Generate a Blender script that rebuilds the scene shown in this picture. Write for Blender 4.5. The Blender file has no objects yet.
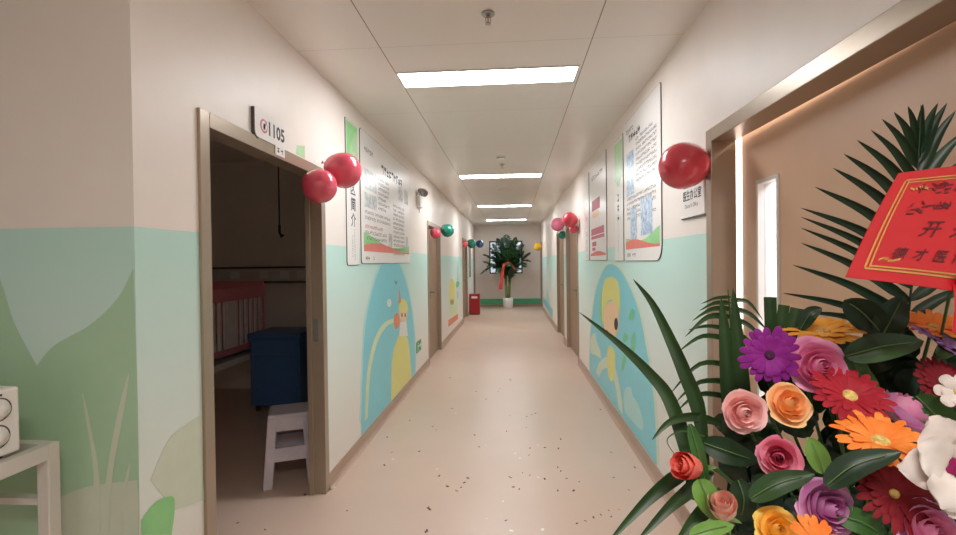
import bpy, bmesh, math, random
from mathutils import Vector, Matrix
random.seed(7)
scn = bpy.context.scene
COL = scn.collection
PI = math.pi

# ------------------------------------------------------------------ camera numbers
FPX = 480.0
CAM = Vector((0, 0, 1.47))
AX_R = Vector((0.99748, 0.06981, -0.0124))
AX_U = Vector((0.01163, 0.01134, 0.99987))
AX_W = Vector((-0.06994, 0.9975, -0.0105))
XL, XR, H, YB, YF = -1.21, 0.948, 2.695, 15.9, 1.465   # corridor planes

def ray(px, py):
    return AX_W + AX_R * ((px - 478) / FPX) - AX_U * ((py - 267.5) / FPX)
def P(px, py, d):
    return CAM + ray(px, py) * d
def onx(px, py, x):
    r = ray(px, py); return CAM + r * (x / r.x)
def ony(px, py, y):
    r = ray(px, py); return CAM + r * (y / r.y)
def onz(px, py, z):
    r = ray(px, py); return CAM + r * ((z - CAM.z) / r.z)

# ------------------------------------------------------------------ materials
def lin(c):
    out = []
    for v in c:
        v /= 255.0
        out.append(v / 12.92 if v <= 0.04045 else ((v + 0.055) / 1.055) ** 2.4)
    return (*out, 1.0)

def mat(name, rgb, rough=0.5, metal=0.0, vary=0.06, scale=14.0, spec=0.5, coat=0.0, bump=0.0, sss=0.0, rgb2=None, trans=0.0):
    m = bpy.data.materials.new(name); m.use_nodes = True
    nt = m.node_tree; b = nt.nodes['Principled BSDF']
    b.inputs['Roughness'].default_value = rough
    b.inputs['Metallic'].default_value = metal
    b.inputs['Specular IOR Level'].default_value = spec
    b.inputs['Coat Weight'].default_value = coat
    b.inputs['Coat Roughness'].default_value = 0.08
    if trans: b.inputs['Transmission Weight'].default_value = trans
    if sss:
        b.inputs['Subsurface Weight'].default_value = sss
        b.inputs['Subsurface Radius'].default_value = (0.01, 0.006, 0.004)
    n = nt.nodes.new('ShaderNodeTexNoise'); n.inputs['Scale'].default_value = scale; n.inputs['Detail'].default_value = 3
    tc = nt.nodes.new('ShaderNodeTexCoord'); nt.links.new(tc.outputs['Object'], n.inputs['Vector'])
    r = nt.nodes.new('ShaderNodeValToRGB')
    c = lin(rgb); c2 = lin(rgb2) if rgb2 else tuple(min(1, x * (1 + vary)) for x in c[:3]) + (1,)
    c1 = c if rgb2 else tuple(x * (1 - vary) for x in c[:3]) + (1,)
    r.color_ramp.elements[0].color = c1; r.color_ramp.elements[0].position = 0.3
    r.color_ramp.elements[1].color = c2; r.color_ramp.elements[1].position = 0.7
    nt.links.new(n.outputs['Fac'], r.inputs['Fac']); nt.links.new(r.outputs['Color'], b.inputs['Base Color'])
    if bump:
        bp = nt.nodes.new('ShaderNodeBump'); bp.inputs['Strength'].default_value = bump; bp.inputs['Distance'].default_value = 0.002
        nt.links.new(n.outputs['Fac'], bp.inputs['Height']); nt.links.new(bp.outputs['Normal'], b.inputs['Normal'])
    return m

def emit(name, rgb, s):
    m = bpy.data.materials.new(name); m.use_nodes = True
    nt = m.node_tree; nt.nodes.clear()
    e = nt.nodes.new('ShaderNodeEmission'); e.inputs['Color'].default_value = lin(rgb); e.inputs['Strength'].default_value = s
    o = nt.nodes.new('ShaderNodeOutputMaterial'); nt.links.new(e.outputs[0], o.inputs[0]); return m

def glass(name, tint=(235, 240, 245), refl=0.1):
    m = bpy.data.materials.new(name); m.use_nodes = True
    nt = m.node_tree; nt.nodes.clear()
    t = nt.nodes.new('ShaderNodeBsdfTransparent'); t.inputs['Color'].default_value = lin(tint)
    g = nt.nodes.new('ShaderNodeBsdfGlossy'); g.inputs['Roughness'].default_value = 0.03
    mx = nt.nodes.new('ShaderNodeMixShader'); mx.inputs[0].default_value = refl
    o = nt.nodes.new('ShaderNodeOutputMaterial')
    nt.links.new(t.outputs[0], mx.inputs[1]); nt.links.new(g.outputs[0], mx.inputs[2]); nt.links.new(mx.outputs[0], o.inputs[0]); return m

def wall_material(name, lower=True):
    m = mat(name, (236, 227, 219), rough=0.45, vary=0.015, scale=6)
    if not lower: return m
    nt = m.node_tree; b = nt.nodes['Principled BSDF']
    g = nt.nodes.new('ShaderNodeNewGeometry'); s = nt.nodes.new('ShaderNodeSeparateXYZ'); nt.links.new(g.outputs['Position'], s.inputs[0])
    # printed wall film: mint that fades to cream near the skirting
    mr = nt.nodes.new('ShaderNodeMapRange'); mr.inputs['From Min'].default_value = 0.1; mr.inputs['From Max'].default_value = 1.6
    nt.links.new(s.outputs['Z'], mr.inputs['Value'])
    rp = nt.nodes.new('ShaderNodeValToRGB'); e = rp.color_ramp.elements
    e[0].position = 0.1; e[0].color = lin((232, 225, 217)); e[1].position = 0.95; e[1].color = lin((190, 226, 217))
    k = e.new(0.55); k.color = lin((216, 229, 222))
    nt.links.new(mr.outputs[0], rp.inputs['Fac'])
    st = nt.nodes.new('ShaderNodeMath'); st.operation = 'GREATER_THAN'; st.inputs[1].default_value = 1.6
    nt.links.new(s.outputs['Z'], st.inputs[0])
    old = b.inputs['Base Color'].links[0].from_socket
    mx = nt.nodes.new('ShaderNodeMix'); mx.data_type = 'RGBA'
    nt.links.new(st.outputs[0], mx.inputs[0]); nt.links.new(rp.outputs[0], mx.inputs[6]); nt.links.new(old, mx.inputs[7])
    nt.links.new(mx.outputs[2], b.inputs['Base Color'])
    return m

def ceiling_material():
    m = mat('ceiling_panel_paint', (232, 228, 222), rough=0.28, vary=0.01, scale=3)
    nt = m.node_tree; b = nt.nodes['Principled BSDF']
    g = nt.nodes.new('ShaderNodeNewGeometry'); s = nt.nodes.new('ShaderNodeSeparateXYZ'); nt.links.new(g.outputs['Position'], s.inputs[0])
    def M(op, a, bval):
        n = nt.nodes.new('ShaderNodeMath'); n.operation = op
        if hasattr(a, 'links'): nt.links.new(a, n.inputs[0])
        else: n.inputs[0].default_value = a
        if hasattr(bval, 'links'): nt.links.new(bval, n.inputs[1])
        elif bval is not None: n.inputs[1].default_value = bval
        return n.outputs[0]
    lx = M('MAXIMUM', M('LESS_THAN', M('ABSOLUTE', M('SUBTRACT', s.outputs['X'], -0.73), None), 0.003),
           M('LESS_THAN', M('ABSOLUTE', M('SUBTRACT', s.outputs['X'], 0.457), None), 0.003))
    yy = M('ABSOLUTE', M('SUBTRACT', M('MODULO', M('ADD', s.outputs['Y'], 20.0), 1.19), 1.19 * 0.5), None)
    # cross joints every 1.19 m, one of them at y = 2.69
    off = (2.69 + 20) % 1.19
    yy = M('ABSOLUTE', M('SUBTRACT', M('MODULO', M('ADD', s.outputs['Y'], 20.0 - off + 0.595), 1.19), 0.595), None)
    ly = M('MULTIPLY', M('LESS_THAN', yy, 0.003), 0.22)
    f = M('MAXIMUM', M('MULTIPLY', lx, 0.75), ly)
    mx = nt.nodes.new('ShaderNodeMix'); mx.data_type = 'RGBA'
    old = b.inputs['Base Color'].links[0].from_socket
    nt.links.new(f, mx.inputs[0]); nt.links.new(old, mx.inputs[6]); mx.inputs[7].default_value = lin((70, 64, 60))
    nt.links.new(mx.outputs[2], b.inputs['Base Color'])
    return m

MAT = dict(
    wall=wall_material('wall_film_and_paint'), plain=wall_material('plain_wall_paint', False), ceil=ceiling_material(),
    floor=mat('vinyl_floor', (208, 182, 164), rough=0.33, vary=0.02, scale=2.5, spec=0.4),
    skirt=mat('vinyl_skirting', (178, 150, 132), rough=0.4, vary=0.03),
    frame=mat('champagne_door_frame', (166, 150, 132), rough=0.32, metal=0.4, vary=0.03, scale=5),
    leaf_grazing=mat('door_leaf_grazing_tone', (152, 126, 102), rough=0.45, vary=0.03, scale=4), leaf=mat('tan_door_leaf', (208, 172, 142), rough=0.45, vary=0.03, scale=4),  # brown: same doors as the tan, darker grazing look put into the colour
    steel=mat('brushed_steel', (170, 168, 165), rough=0.25, metal=0.9),
    lamp=emit('lamp_diffuser_glow', (245, 247, 250), 9.5),
    white=mat('white_plastic', (235, 233, 230), rough=0.35, vary=0.02),
    offwhite=mat('white_painted_metal', (214, 210, 203), rough=0.4, vary=0.02),
    board=mat('printed_board', (236, 232, 229), rough=0.3, vary=0.01, spec=0.35),
    edge=mat('dark_board_edge', (78, 72, 70), rough=0.4),
    ink=mat('black_ink', (40, 38, 40), rough=0.5), grey_ink=mat('grey_ink', (120, 116, 116), rough=0.5),
    pink_ink=mat('pink_ink', (196, 98, 122), rough=0.5), red_ink=mat('red_ink', (222, 120, 108), rough=0.5),
    green_ink=mat('leaf_green_print', (142, 206, 138), rough=0.4), pale_green=mat('pale_green_print', (178, 214, 168), rough=0.4),
    blue_print=mat('blue_photo_print', (92, 140, 186), rough=0.3, rgb2=(214, 230, 240), scale=30),
    photo=mat('grey_photo_print', (150, 160, 160), rough=0.3, rgb2=(222, 226, 226), scale=26),
    black=mat('black_plastic', (26, 26, 28), rough=0.4), midgrey=mat('mid_grey_plastic', (150, 146, 142), rough=0.4), dgrey=mat('dark_grey_plastic', (84, 80, 78), rough=0.4),
    turq=mat('turquoise_print', (130, 208, 220), rough=0.4, vary=0.02), turq2=mat('pale_turquoise_print', (176, 222, 220), rough=0.4, vary=0.02),
    yellow=mat('pale_yellow_print', (226, 220, 130), rough=0.4, vary=0.02), cream=mat('cream_print', (214, 228, 190), rough=0.4, vary=0.02),
    peach=mat('peach_print', (244, 206, 168), rough=0.4, vary=0.02), orange=mat('orange_print', (232, 134, 96), rough=0.4, vary=0.02),
    sage=mat('sage_leaf_print', (172, 206, 174), rough=0.4, vary=0.02), sage2=mat('pale_sage_print', (204, 214, 194), rough=0.4, vary=0.02),
    stem_print=mat('white_green_print', (206, 222, 202), rough=0.4, vary=0.02),
    bright_green=mat('bright_green_print', (110, 200, 150), rough=0.4), exit=mat('exit_green', (10, 150, 90), rough=0.4),
    band=mat('green_wall_band', (84, 186, 140), rough=0.4, vary=0.03),
    b_red=mat('red_balloon_rubber', (214, 66, 84), rough=0.22, coat=0.5, vary=0.03), b_pink=mat('pink_balloon_rubber', (240, 130, 164), rough=0.22, coat=0.5, vary=0.03),
    b_coral=mat('rose_balloon_rubber', (224, 84, 106), rough=0.22, coat=0.5, vary=0.03),
    b_green=mat('teal_balloon_rubber', (10, 134, 110), rough=0.16, coat=0.7, vary=0.03), b_blue=mat('blue_balloon_rubber', (22, 84, 140), rough=0.16, coat=0.7, vary=0.03),
    b_yel=mat('yellow_balloon_rubber', (228, 180, 40), rough=0.16, coat=0.7, vary=0.03),
    red_paint=mat('red_painted_metal', (166, 30, 36), rough=0.4), blue=mat('blue_cabinet_plastic', (70, 106, 158), rough=0.45),
    stool=mat('lilac_white_plastic', (206, 198, 208), rough=0.4), pinkpaint=mat('pink_painted_rail', (226, 140, 150), rough=0.4),
    bedmetal=mat('cream_bed_metal', (236, 224, 220), rough=0.4), mattress=mat('mattress_cloth', (170, 150, 140), rough=0.8),
    leaf_dark=mat('dark_leaf', (30, 54, 22), rough=0.42, vary=0.25, scale=20, rgb2=(44, 76, 30)),
    leaf_mid=mat('mid_green_leaf', (46, 84, 34), rough=0.42, rgb2=(62, 106, 44), scale=18),
    leaf_deep=mat('deep_green_leaf', (22, 44, 24), rough=0.4, rgb2=(32, 60, 32), scale=18),
    leaf_light=mat('fresh_green_leaf', (104, 146, 62), rough=0.4, rgb2=(122, 164, 76), scale=18),
    palm=mat('indoor_palm_leaf', (30, 60, 34), rough=0.4, rgb2=(44, 82, 42), scale=9), palm_stem=mat('palm_cane', (110, 132, 70), rough=0.5, rgb2=(140, 152, 90), scale=9),
    pot=mat('white_ceramic', (226, 220, 216), rough=0.3), soil=mat('potting_soil', (60, 46, 36), rough=0.9),
    ribbon=mat('red_satin_ribbon', (206, 66, 54), rough=0.35), card=mat('red_card', (190, 22, 33), rough=0.33, vary=0.05, scale=8),
    gold=mat('gold_foil', (222, 172, 100), rough=0.25, metal=0.7), card_ink=mat('brush_ink', (88, 10, 22), rough=0.5),
    foam=mat('floral_foam', (24, 44, 26), rough=0.9, rgb2=(34, 58, 34)), basket=mat('woven_basket', (150, 108, 70), rough=0.7, scale=60, vary=0.2),
    glass=glass('clear_glass'), dark_pane=mat('dark_window_pane', (30, 48, 46), rough=0.08),
    wframe=mat('dark_window_frame', (28, 40, 40), rough=0.4),
    purple_mark=mat('purple_sticker', (120, 40, 110), rough=0.4), sepal=mat('sepal_green', (96, 128, 66), rough=0.5), flower_stem=mat('flower_stem_green', (60, 96, 46), rough=0.5),
)

# ------------------------------------------------------------------ mesh helpers
class MB:
    def __init__(s): s.v = []; s.f = []
    def quad_grid(s, rows, closed=False):
        b = len(s.v); n = len(rows[0])
        for r in rows: s.v.extend(tuple(p) for p in r)
        for i in range(len(rows) - 1):
            for j in range(n if closed else n - 1):
                k = (j + 1) % n
                s.f.append((b + i*n + j, b + i*n + k, b + (i+1)*n + k, b + (i+1)*n + j))
        return b
    def box(s, lo, hi, mtx=None):
        b = len(s.v)
        pts = [Vector((x, y, z)) for z in (lo[2], hi[2]) for y in (lo[1], hi[1]) for x in (lo[0], hi[0])]
        if mtx: pts = [mtx @ p for p in pts]
        s.v.extend(tuple(p) for p in pts)
        for q in ((0,2,3,1), (4,5,7,6), (0,1,5,4), (2,6,7,3), (0,4,6,2), (1,3,7,5)): s.f.append(tuple(b + i for i in q))
        return s
    def tube(s, pts, r, n=8, cap=True):
        pts = [Vector(p) for p in pts]; rows = []; prev = None
        rs = r if hasattr(r, '__len__') else [r] * len(pts)
        for i, p in enumerate(pts):
            t = (pts[min(i+1, len(pts)-1)] - pts[max(i-1, 0)]).normalized()
            a = prev - t * prev.dot(t) if prev is not None else t.orthogonal()
            if a.length < 1e-6: a = t.orthogonal()
            a.normalize(); prev = a; c = t.cross(a)
            rows.append([p + (a * math.cos(2*PI*k/n) + c * math.sin(2*PI*k/n)) * rs[i] for k in range(n)])
        b = s.quad_grid(rows, True)
        if cap:
            s.f.append(tuple(b + k for k in range(n))[::-1]); s.f.append(tuple(b + (len(rows)-1)*n + k for k in range(n)))
        return s
    def lathe(s, prof, origin=(0,0,0), axis=(0,0,1), n=24):
        ax = Vector(axis).normalized(); a = ax.orthogonal().normalized(); c = ax.cross(a); o = Vector(origin)
        rows = [[o + ax * z + (a * math.cos(2*PI*k/n) + c * math.sin(2*PI*k/n)) * max(r, 1e-5) for k in range(n)] for r, z in prof]
        s.quad_grid(rows, True); return s
    def prism(s, poly, o, ux, uy, un, t):
        """outline poly (2D) on the plane o + a*ux + b*uy, raised by t along un"""
        b = len(s.v); n = len(poly)
        s.v.extend(tuple(o + ux*a + uy*c + un*t) for a, c in poly); s.f.append(tuple(range(b, b + n)))
        s.v.extend(tuple(o + ux*a + uy*c) for a, c in poly)
        for i in range(n):
            j = (i + 1) % n; s.f.append((b+i, b+n+i, b+n+j, b+j))
        return s
    def build(s, name, m, parent=None, smooth=False, fix=True):
        me = bpy.data.meshes.new(name); me.from_pydata(s.v, [], s.f)
        if fix:
            bm = bmesh.new(); bm.from_mesh(me); bmesh.ops.recalc_face_normals(bm, faces=bm.faces); bm.to_mesh(me); bm.free()
        me.materials.append(m)
        if smooth: me.polygons.foreach_set('use_smooth', [True] * len(me.polygons))
        o = bpy.data.objects.new(name, me); COL.objects.link(o)
        if parent is not None:
            o.parent = parent; o.matrix_parent_inverse = parent.matrix_world.inverted()
        return o

def tag(o, label=None, cat=None, group=None, kind=None):
    if label: o['label'] = label
    if cat: o['category'] = cat
    if group: o['group'] = group
    if kind: o['kind'] = kind
    return o
def thing(name, label, cat, loc=(0,0,0), group=None, kind=None):
    o = bpy.data.objects.new(name, None); o.empty_display_size = 0.05; COL.objects.link(o); o.location = loc
    o.matrix_world = Matrix.Translation(loc)
    return tag(o, label, cat, group, kind)
def struct(o): o['kind'] = 'structure'; return o
def bevel(o, w=0.004, seg=2):
    m = o.modifiers.new('bevel', 'BEVEL'); m.width = w; m.segments = seg; m.limit_method = 'ANGLE'; return o

def spline(pts, k=8, closed=True):
    n = len(pts); out = []
    rng = range(n) if closed else range(n - 1)
    for i in rng:
        g = lambda j: Vector(pts[j % n] if closed else pts[max(0, min(n-1, j))])
        p0, p1, p2, p3 = g(i-1), g(i), g(i+1), g(i+2)
        for q in range(k):
            t = q / k
            out.append(0.5 * ((2*p1) + (p2-p0)*t + (2*p0-5*p1+4*p2-p3)*t*t + (3*p1-p0-3*p2+p3)*t**3))
    if not closed: out.append(Vector(pts[-1]))
    return out
def rrect(w, h, r, n=5):
    """rounded rectangle, r = radii (bl, br, tr, tl)"""
    out = []
    for (cx, cy, a0), q in zip(((0,0,PI), (w,0,1.5*PI), (w,h,0), (0,h,.5*PI)), r):
        ox = cx + (q if cx == 0 else -q); oy = cy + (q if cy == 0 else -q)
        for k in range(n + 1):
            a = a0 + k/n * PI/2; out.append((ox + q*math.cos(a), oy + q*math.sin(a)))
            if q == 0: break
    return out

X, Y, Z = Vector((1,0,0)), Vector((0,1,0)), Vector((0,0,1))
class Face:
    """a flat wall side: ux runs to the reader's right, un out of the wall"""
    def __init__(s, o, ux, uy, un): s.o, s.ux, s.uy, s.un = Vector(o), ux, uy, un
    def uv(s, p): d = Vector(p) - s.o; return (d.dot(s.ux), d.dot(s.uy))
LEFT = Face((XL, 0, 0), Y, Z, X)
RIGHT = Face((XR, 0, 0), -Y, Z, -X)
FRONT = Face((0, YF, 0), X, Z, -Y)
def hitL(px, py): return LEFT.uv(onx(px, py, XL))
def hitR(px, py): return RIGHT.uv(onx(px, py, XR))
def hitF(px, py): return FRONT.uv(ony(px, py, YF))
def decal(face, poly, name, m, parent, lift, t=0.0008):
    return MB().prism(poly, face.o + face.un * lift, face.ux, face.uy, face.un, t).build(name, m, parent)
def rect(a0, b0, a1, b1): return [(a0,b0), (a1,b0), (a1,b1), (a0,b1)]
def ell(ca, cb, ra, rb, n=24, rot=0): return [(ca + ra*math.cos(t)*math.cos(rot) - rb*math.sin(t)*math.sin(rot), cb + ra*math.cos(t)*math.sin(rot) + rb*math.sin(t)*math.cos(rot)) for t in (2*PI*k/n for k in range(n))]

def text(body, face, a, b, size, name, m, parent, lift, width=None, bold=0.0, shear=0.0):
    cu = bpy.data.curves.new(name, 'FONT'); cu.body = body; cu.size = size; cu.resolution_u = 2; cu.offset = bold; cu.shear = shear
    tmp = bpy.data.objects.new(name, cu); COL.objects.link(tmp)
    dg = bpy.context.evaluated_depsgraph_get(); dg.update()
    me = bpy.data.meshes.new_from_object(tmp.evaluated_get(dg)); bpy.data.objects.remove(tmp); bpy.data.curves.remove(cu)
    xs = [v.co.x for v in me.vertices] or [0]
    k = width / (max(xs) - min(xs)) if width and len(xs) > 1 else 1.0
    x0 = min(xs)
    for v in me.vertices:
        v.co = face.o + face.un * lift + face.ux * (a + (v.co.x - x0) * k) + face.uy * (b + v.co.y)
    me.materials.clear(); me.materials.append(m)
    o = bpy.data.objects.new(name, me); COL.objects.link(o)
    if parent is not None: o.parent = parent; o.matrix_parent_inverse = parent.matrix_world.inverted()
    return o

def glyphs(mb, face, a, b, size, n, lift, rnd, heavy=0.1, gap=1.12, ragged=0):
    """a row of small printed characters too small to read"""
    for i in range(n):
        if rnd.random() < ragged: continue
        x0 = a + i * size * gap
        w = size * heavy
        bars = []
        for k in range(rnd.choice((2, 3, 3))):
            yy = (0.1 + 0.8 * rnd.random()) * size; bars.append((x0 + 0.08*size, b + yy, x0 + 0.92*size, b + yy + w))
        for k in range(rnd.choice((1, 2))):
            xx = (0.15 + 0.65 * rnd.random()) * size; bars.append((x0 + xx, b + 0.05*size, x0 + xx + w, b + 0.95*size))
        for q in bars:
            s0 = len(mb.v)
            mb.v.extend(tuple(face.o + face.un*lift + face.ux*p + face.uy*r) for p, r in rect(*q)); mb.f.append((s0, s0+1, s0+2, s0+3))

# ------------------------------------------------------------------ the setting
D_L = [(1.785, 3.035), (6.85, 8.10), (11.76, 13.05), (15.15, 15.84)]
D_R = [(0.95, 2.384), (6.92, 8.36), (8.83, 10.1), (14.95, 15.84)]
DOOR_H = 2.085
def wall_with_openings(name, x0, x1, y0, y1, doors, m, extra=()):
    b = MB(); c = y0
    for a, e in doors:
        b.box((x0, c, 0), (x1, a, H)); b.box((x0, a, DOOR_H), (x1, e, H)); c = e
    b.box((x0, c, 0), (x1, y1, H))
    return struct(b.build(name, m))
wall_with_openings('wall_left', XL - 0.10, XL, YF, YB, D_L, MAT['wall'])
wall_with_openings('wall_right', XR, XR + 0.10, -4.0, YB, D_R, MAT['wall'])
struct(MB().box((-6.0, YF, 0), (XL - 0.10, YF + 0.12, H)).build('wall_front', MAT['wall']))
b = MB()
wx0, wx1, wz0, wz1 = -0.735, 0.36, 1.09, 2.17
b.box((XL - 0.15, YB, 0), (wx0, YB + 0.15, H)); b.box((wx1, YB, 0), (XR + 0.15, YB + 0.15, H))
b.box((wx0, YB, 0), (wx1, YB + 0.15, wz0)); b.box((wx0, YB, wz1), (wx1, YB + 0.15, H))
struct(b.build('wall_back', MAT['plain']))
struct(MB().box((-6.2, -4.2, -0.1), (4.2, YB + 0.2, 0)).build('floor', MAT['floor']))
struct(MB().box((-6.2, -4.2, H), (4.2, YB + 0.2, H + 0.1)).build('ceiling', MAT['ceil']))
# the dark ward behind the left doorway and the lit office behind the right door
struct(MB().box((-6.0, 5.5, 0), (XL - 0.10, 5.62, H)).build('wall_ward_back', MAT['plain']))
struct(MB().box((-6.12, YF, 0), (-6.0, 5.62, H)).build('wall_ward_left', MAT['plain']))
b = MB(); b.box((XR + 0.10, 3.4, 0), (4.1, 3.5, H)); b.box((4.0, -0.5, 0), (4.1, 3.4, H)); b.box((XR + 0.10, -0.6, 0), (4.1, -0.5, H))
struct(b.build('wall_office', MAT['plain']))
struct(MB().box((-6.12, -4.0, 0), (-6.0, YF, H)).build('wall_lobby_left', MAT['wall']))
b = MB(); b.box((-6.0, -4.12, 0), (-3.2, -4.0, H)); b.box((-0.6, -4.12, 0), (XR + .1, -4.0, H)); b.box((-3.2, -4.12, 2.3), (-0.6, -4.0, H))
struct(b.build('wall_lobby_back', MAT['wall']))

def skirting(name, segs, x0, x1):
    b = MB()
    for a, e in segs:
        b.box((min(x0, x1), a, 0), (max(x0, x1), e, 0.1))
        d = 1 if x1 > x0 else -1                       # small cove at the foot
        b.prism([(0, 0), (0.022, 0), (0.008, 0.012), (0, 0.03)], Vector((x1, a, 0)), X * d, Z, Y, e - a)
    return struct(b.build(name, MAT['skirt']))
skirting('baseboard_left', [(YF, D_L[0][0]), (D_L[0][1], D_L[1][0]), (D_L[1][1], D_L[2][0]), (D_L[2][1], D_L[3][0])], XL, XL + 0.008)
skirting('baseboard_right', [(-4, D_R[0][0]), (D_R[0][1], D_R[1][0]), (D_R[1][1], D_R[2][0]), (D_R[2][1], D_R[3][0])], XR, XR - 0.008)
struct(MB().box((-6.0, YF - 0.008, 0), (XL, YF, 0.1)).build('baseboard_front', MAT['skirt']))
struct(MB().box((XL, YB - 0.012, 0), (XR, YB, 0.07)).build('baseboard_back', MAT['skirt']))
struct(MB().box((XL, YB - 0.008, 0.07), (XR, YB, 0.26)).build('trim_1', MAT['band']))

def lever(mb_parent, x, y, z, sgn, m):
    b = MB(); b.box((min(x, x + sgn*0.008), y - 0.02, z - 0.08), (max(x, x + sgn*0.008), y + 0.02, z + 0.08))
    b.tube([(x + sgn*0.006, y, z + 0.02), (x + sgn*0.05, y, z + 0.02), (x + sgn*0.052, y + 0.12, z + 0.02)], 0.009)
    return b.build('lever_handle', m, mb_parent)
def door(n, side, y0, y1, leaf_kind='closed', depth=0.10, handle_y=None):
    d = thing('door_%d' % n, None, None, ((XL if side < 0 else XR), y0, 0), kind='structure')
    xw = XL if side < 0 else XR; s = 1 if side < 0 else -1   # s points into the corridor
    fo, fi = xw + s*0.012, xw - s*depth
    lo, hi = min(fo, fi), max(fo, fi); fw = 0.062
    b = MB()
    b.box((lo, y0, 0), (hi, y0 + fw, DOOR_H)); b.box((lo, y1 - fw, 0), (hi, y1, DOOR_H)); b.box((lo, y0 + fw, DOOR_H - fw), (hi, y1 - fw, DOOR_H))
    st = xw - s*depth*0.62; sl, sh = min(st, st - s*0.03), max(st, st - s*0.03)   # the stop the leaf closes against
    if leaf_kind == 'none':
        b.box((sl, y0 + fw, 0), (sh, y0 + fw + 0.015, DOOR_H - fw)); b.box((sl, y1 - fw - 0.015, 0), (sh, y1 - fw, DOOR_H - fw))
    bevel(b.build('door_frame', MAT['frame'], d), 0.003)
    if leaf_kind == 'closed':
        a, e = y0 + fw + 0.004, y1 - fw - 0.004; mid = a + (e - a) * 0.32
        x0, x1 = xw - s*0.045, xw - s*0.09; x0, x1 = min(x0, x1), max(x0, x1)
        bevel(MB().box((x0, a, 0.006), (x1, mid - 0.012, DOOR_H - fw - 0.004)).build('door_leaf', MAT['leaf_grazing'], d), 0.003)
        bevel(MB().box((x0, mid + 0.003, 0.006), (x1, e, DOOR_H - fw - 0.004)).build('door_leaf', MAT['leaf_grazing'], d), 0.003)
        lever(d, xw - s*0.05, mid + 0.06, 1.0, s, MAT['steel'])
    return d
dr = door(1, -1, *D_L[0], leaf_kind='none')
b = MB(); b.box((XL - 0.05, D_L[0][1] - 0.0635, 0.98), (XL - 0.025, D_L[0][1] - 0.062, 1.12)); b.build('strike_plate', MAT['steel'], dr)
for n, k in ((2, 1), (3, 2), (4, 3)): door(n, -1, *D_L[k])
dr = door(5, 1, *D_R[0], leaf_kind='ajar', depth=0.102)
for n, k in ((6, 1), (7, 2), (8, 3)): door(n, 1, *D_R[k])
# door 5: tan leaf standing slightly ajar into the lit office
ang = math.radians(1.0); hinge = Vector((XR + 0.1035, 1.02, 0))
mtx = Matrix.Translation(hinge) @ Matrix.Rotation(-ang, 4, 'Z')
LW = 1.298; vy0, vy1, vz0, vz1 = 0.975, 1.155, 0.82, 1.81
b = MB()
for lo, hi in (((0, 0, 0.008), (0.045, vy0, 2.037)), ((0, vy1, 0.008), (0.045, LW, 2.037)), ((0, vy0, 0.008), (0.045, vy1, vz0)), ((0, vy0, vz1), (0.045, vy1, 2.037))):
    b.box(lo, hi, mtx)
lf = b.build('door_leaf', MAT['leaf'], dr)
b = MB(); fw = 0.016
for lo, hi in (((-0.006, vy0, vz0), (0.05, vy0 + fw, vz1)), ((-0.006, vy1 - fw, vz0), (0.05, vy1, vz1)), ((-0.006, vy0 + fw, vz0), (0.05, vy1 - fw, vz0 + fw)), ((-0.006, vy0 + fw, vz1 - fw), (0.05, vy1 - fw, vz1))):
    b.box(lo, hi, mtx)
b.build('vision_panel_frame', MAT['offwhite'], lf)
MB().box((0.019, vy0 + fw, vz0 + fw), (0.026, vy1 - fw, vz1 - fw), mtx).build('vision_panel_glass', MAT['glass'], lf)

# window in the end wall
w = thing('window_1', None, None, ((wx0 + wx1)/2, YB, wz0), kind='structure')
b = MB(); t = 0.04; ya, yb = YB + 0.02, YB + 0.07
b.box((wx0, ya, wz0), (wx1, yb, wz0 + t)); b.box((wx0, ya, wz1 - t), (wx1, yb, wz1))
for q in (0, 0.21, 0.36, 0.64, 0.79, 1.0):
    c = wx0 + (wx1 - wx0) * q; c = min(max(c, wx0 + t/2), wx1 - t/2); b.box((c - t/2, ya, wz0 + t), (c + t/2, yb, wz1 - t))
b.box((wx0 + 0.25, ya, wz0 + 0.62), (wx1 - 0.25, yb, wz0 + 0.655))
b.build('window_frame', MAT['wframe'], w)
MB().box((wx0 + 0.01, YB + 0.042, wz0 + 0.01), (wx1 - 0.01, YB + 0.048, wz1 - 0.01)).build('window_pane', MAT['glass'], w)
# narrow dark pane in the left wall near the end
w = thing('window_2', None, None, (XL, 13.45, 1.0), kind='structure')
b = MB(); a0, a1, c0, c1 = 13.32, 14.05, 1.02, 1.98
for q in (rect(a0, c0, a1, c0 + .03), rect(a0, c1 - .03, a1, c1), rect(a0, c0 + .03, a0 + .03, c1 - .03), rect(a1 - .03, c0 + .03, a1, c1 - .03)): b.prism(q, LEFT.o, Y, Z, X, 0.025)
b.build('window_frame', MAT['white'], w); decal(LEFT, rect(a0 + .03, c0 + .03, a1 - .03, c1 - .03), 'window_pane', MAT['dark_pane'], w, 0, 0.012)

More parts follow.
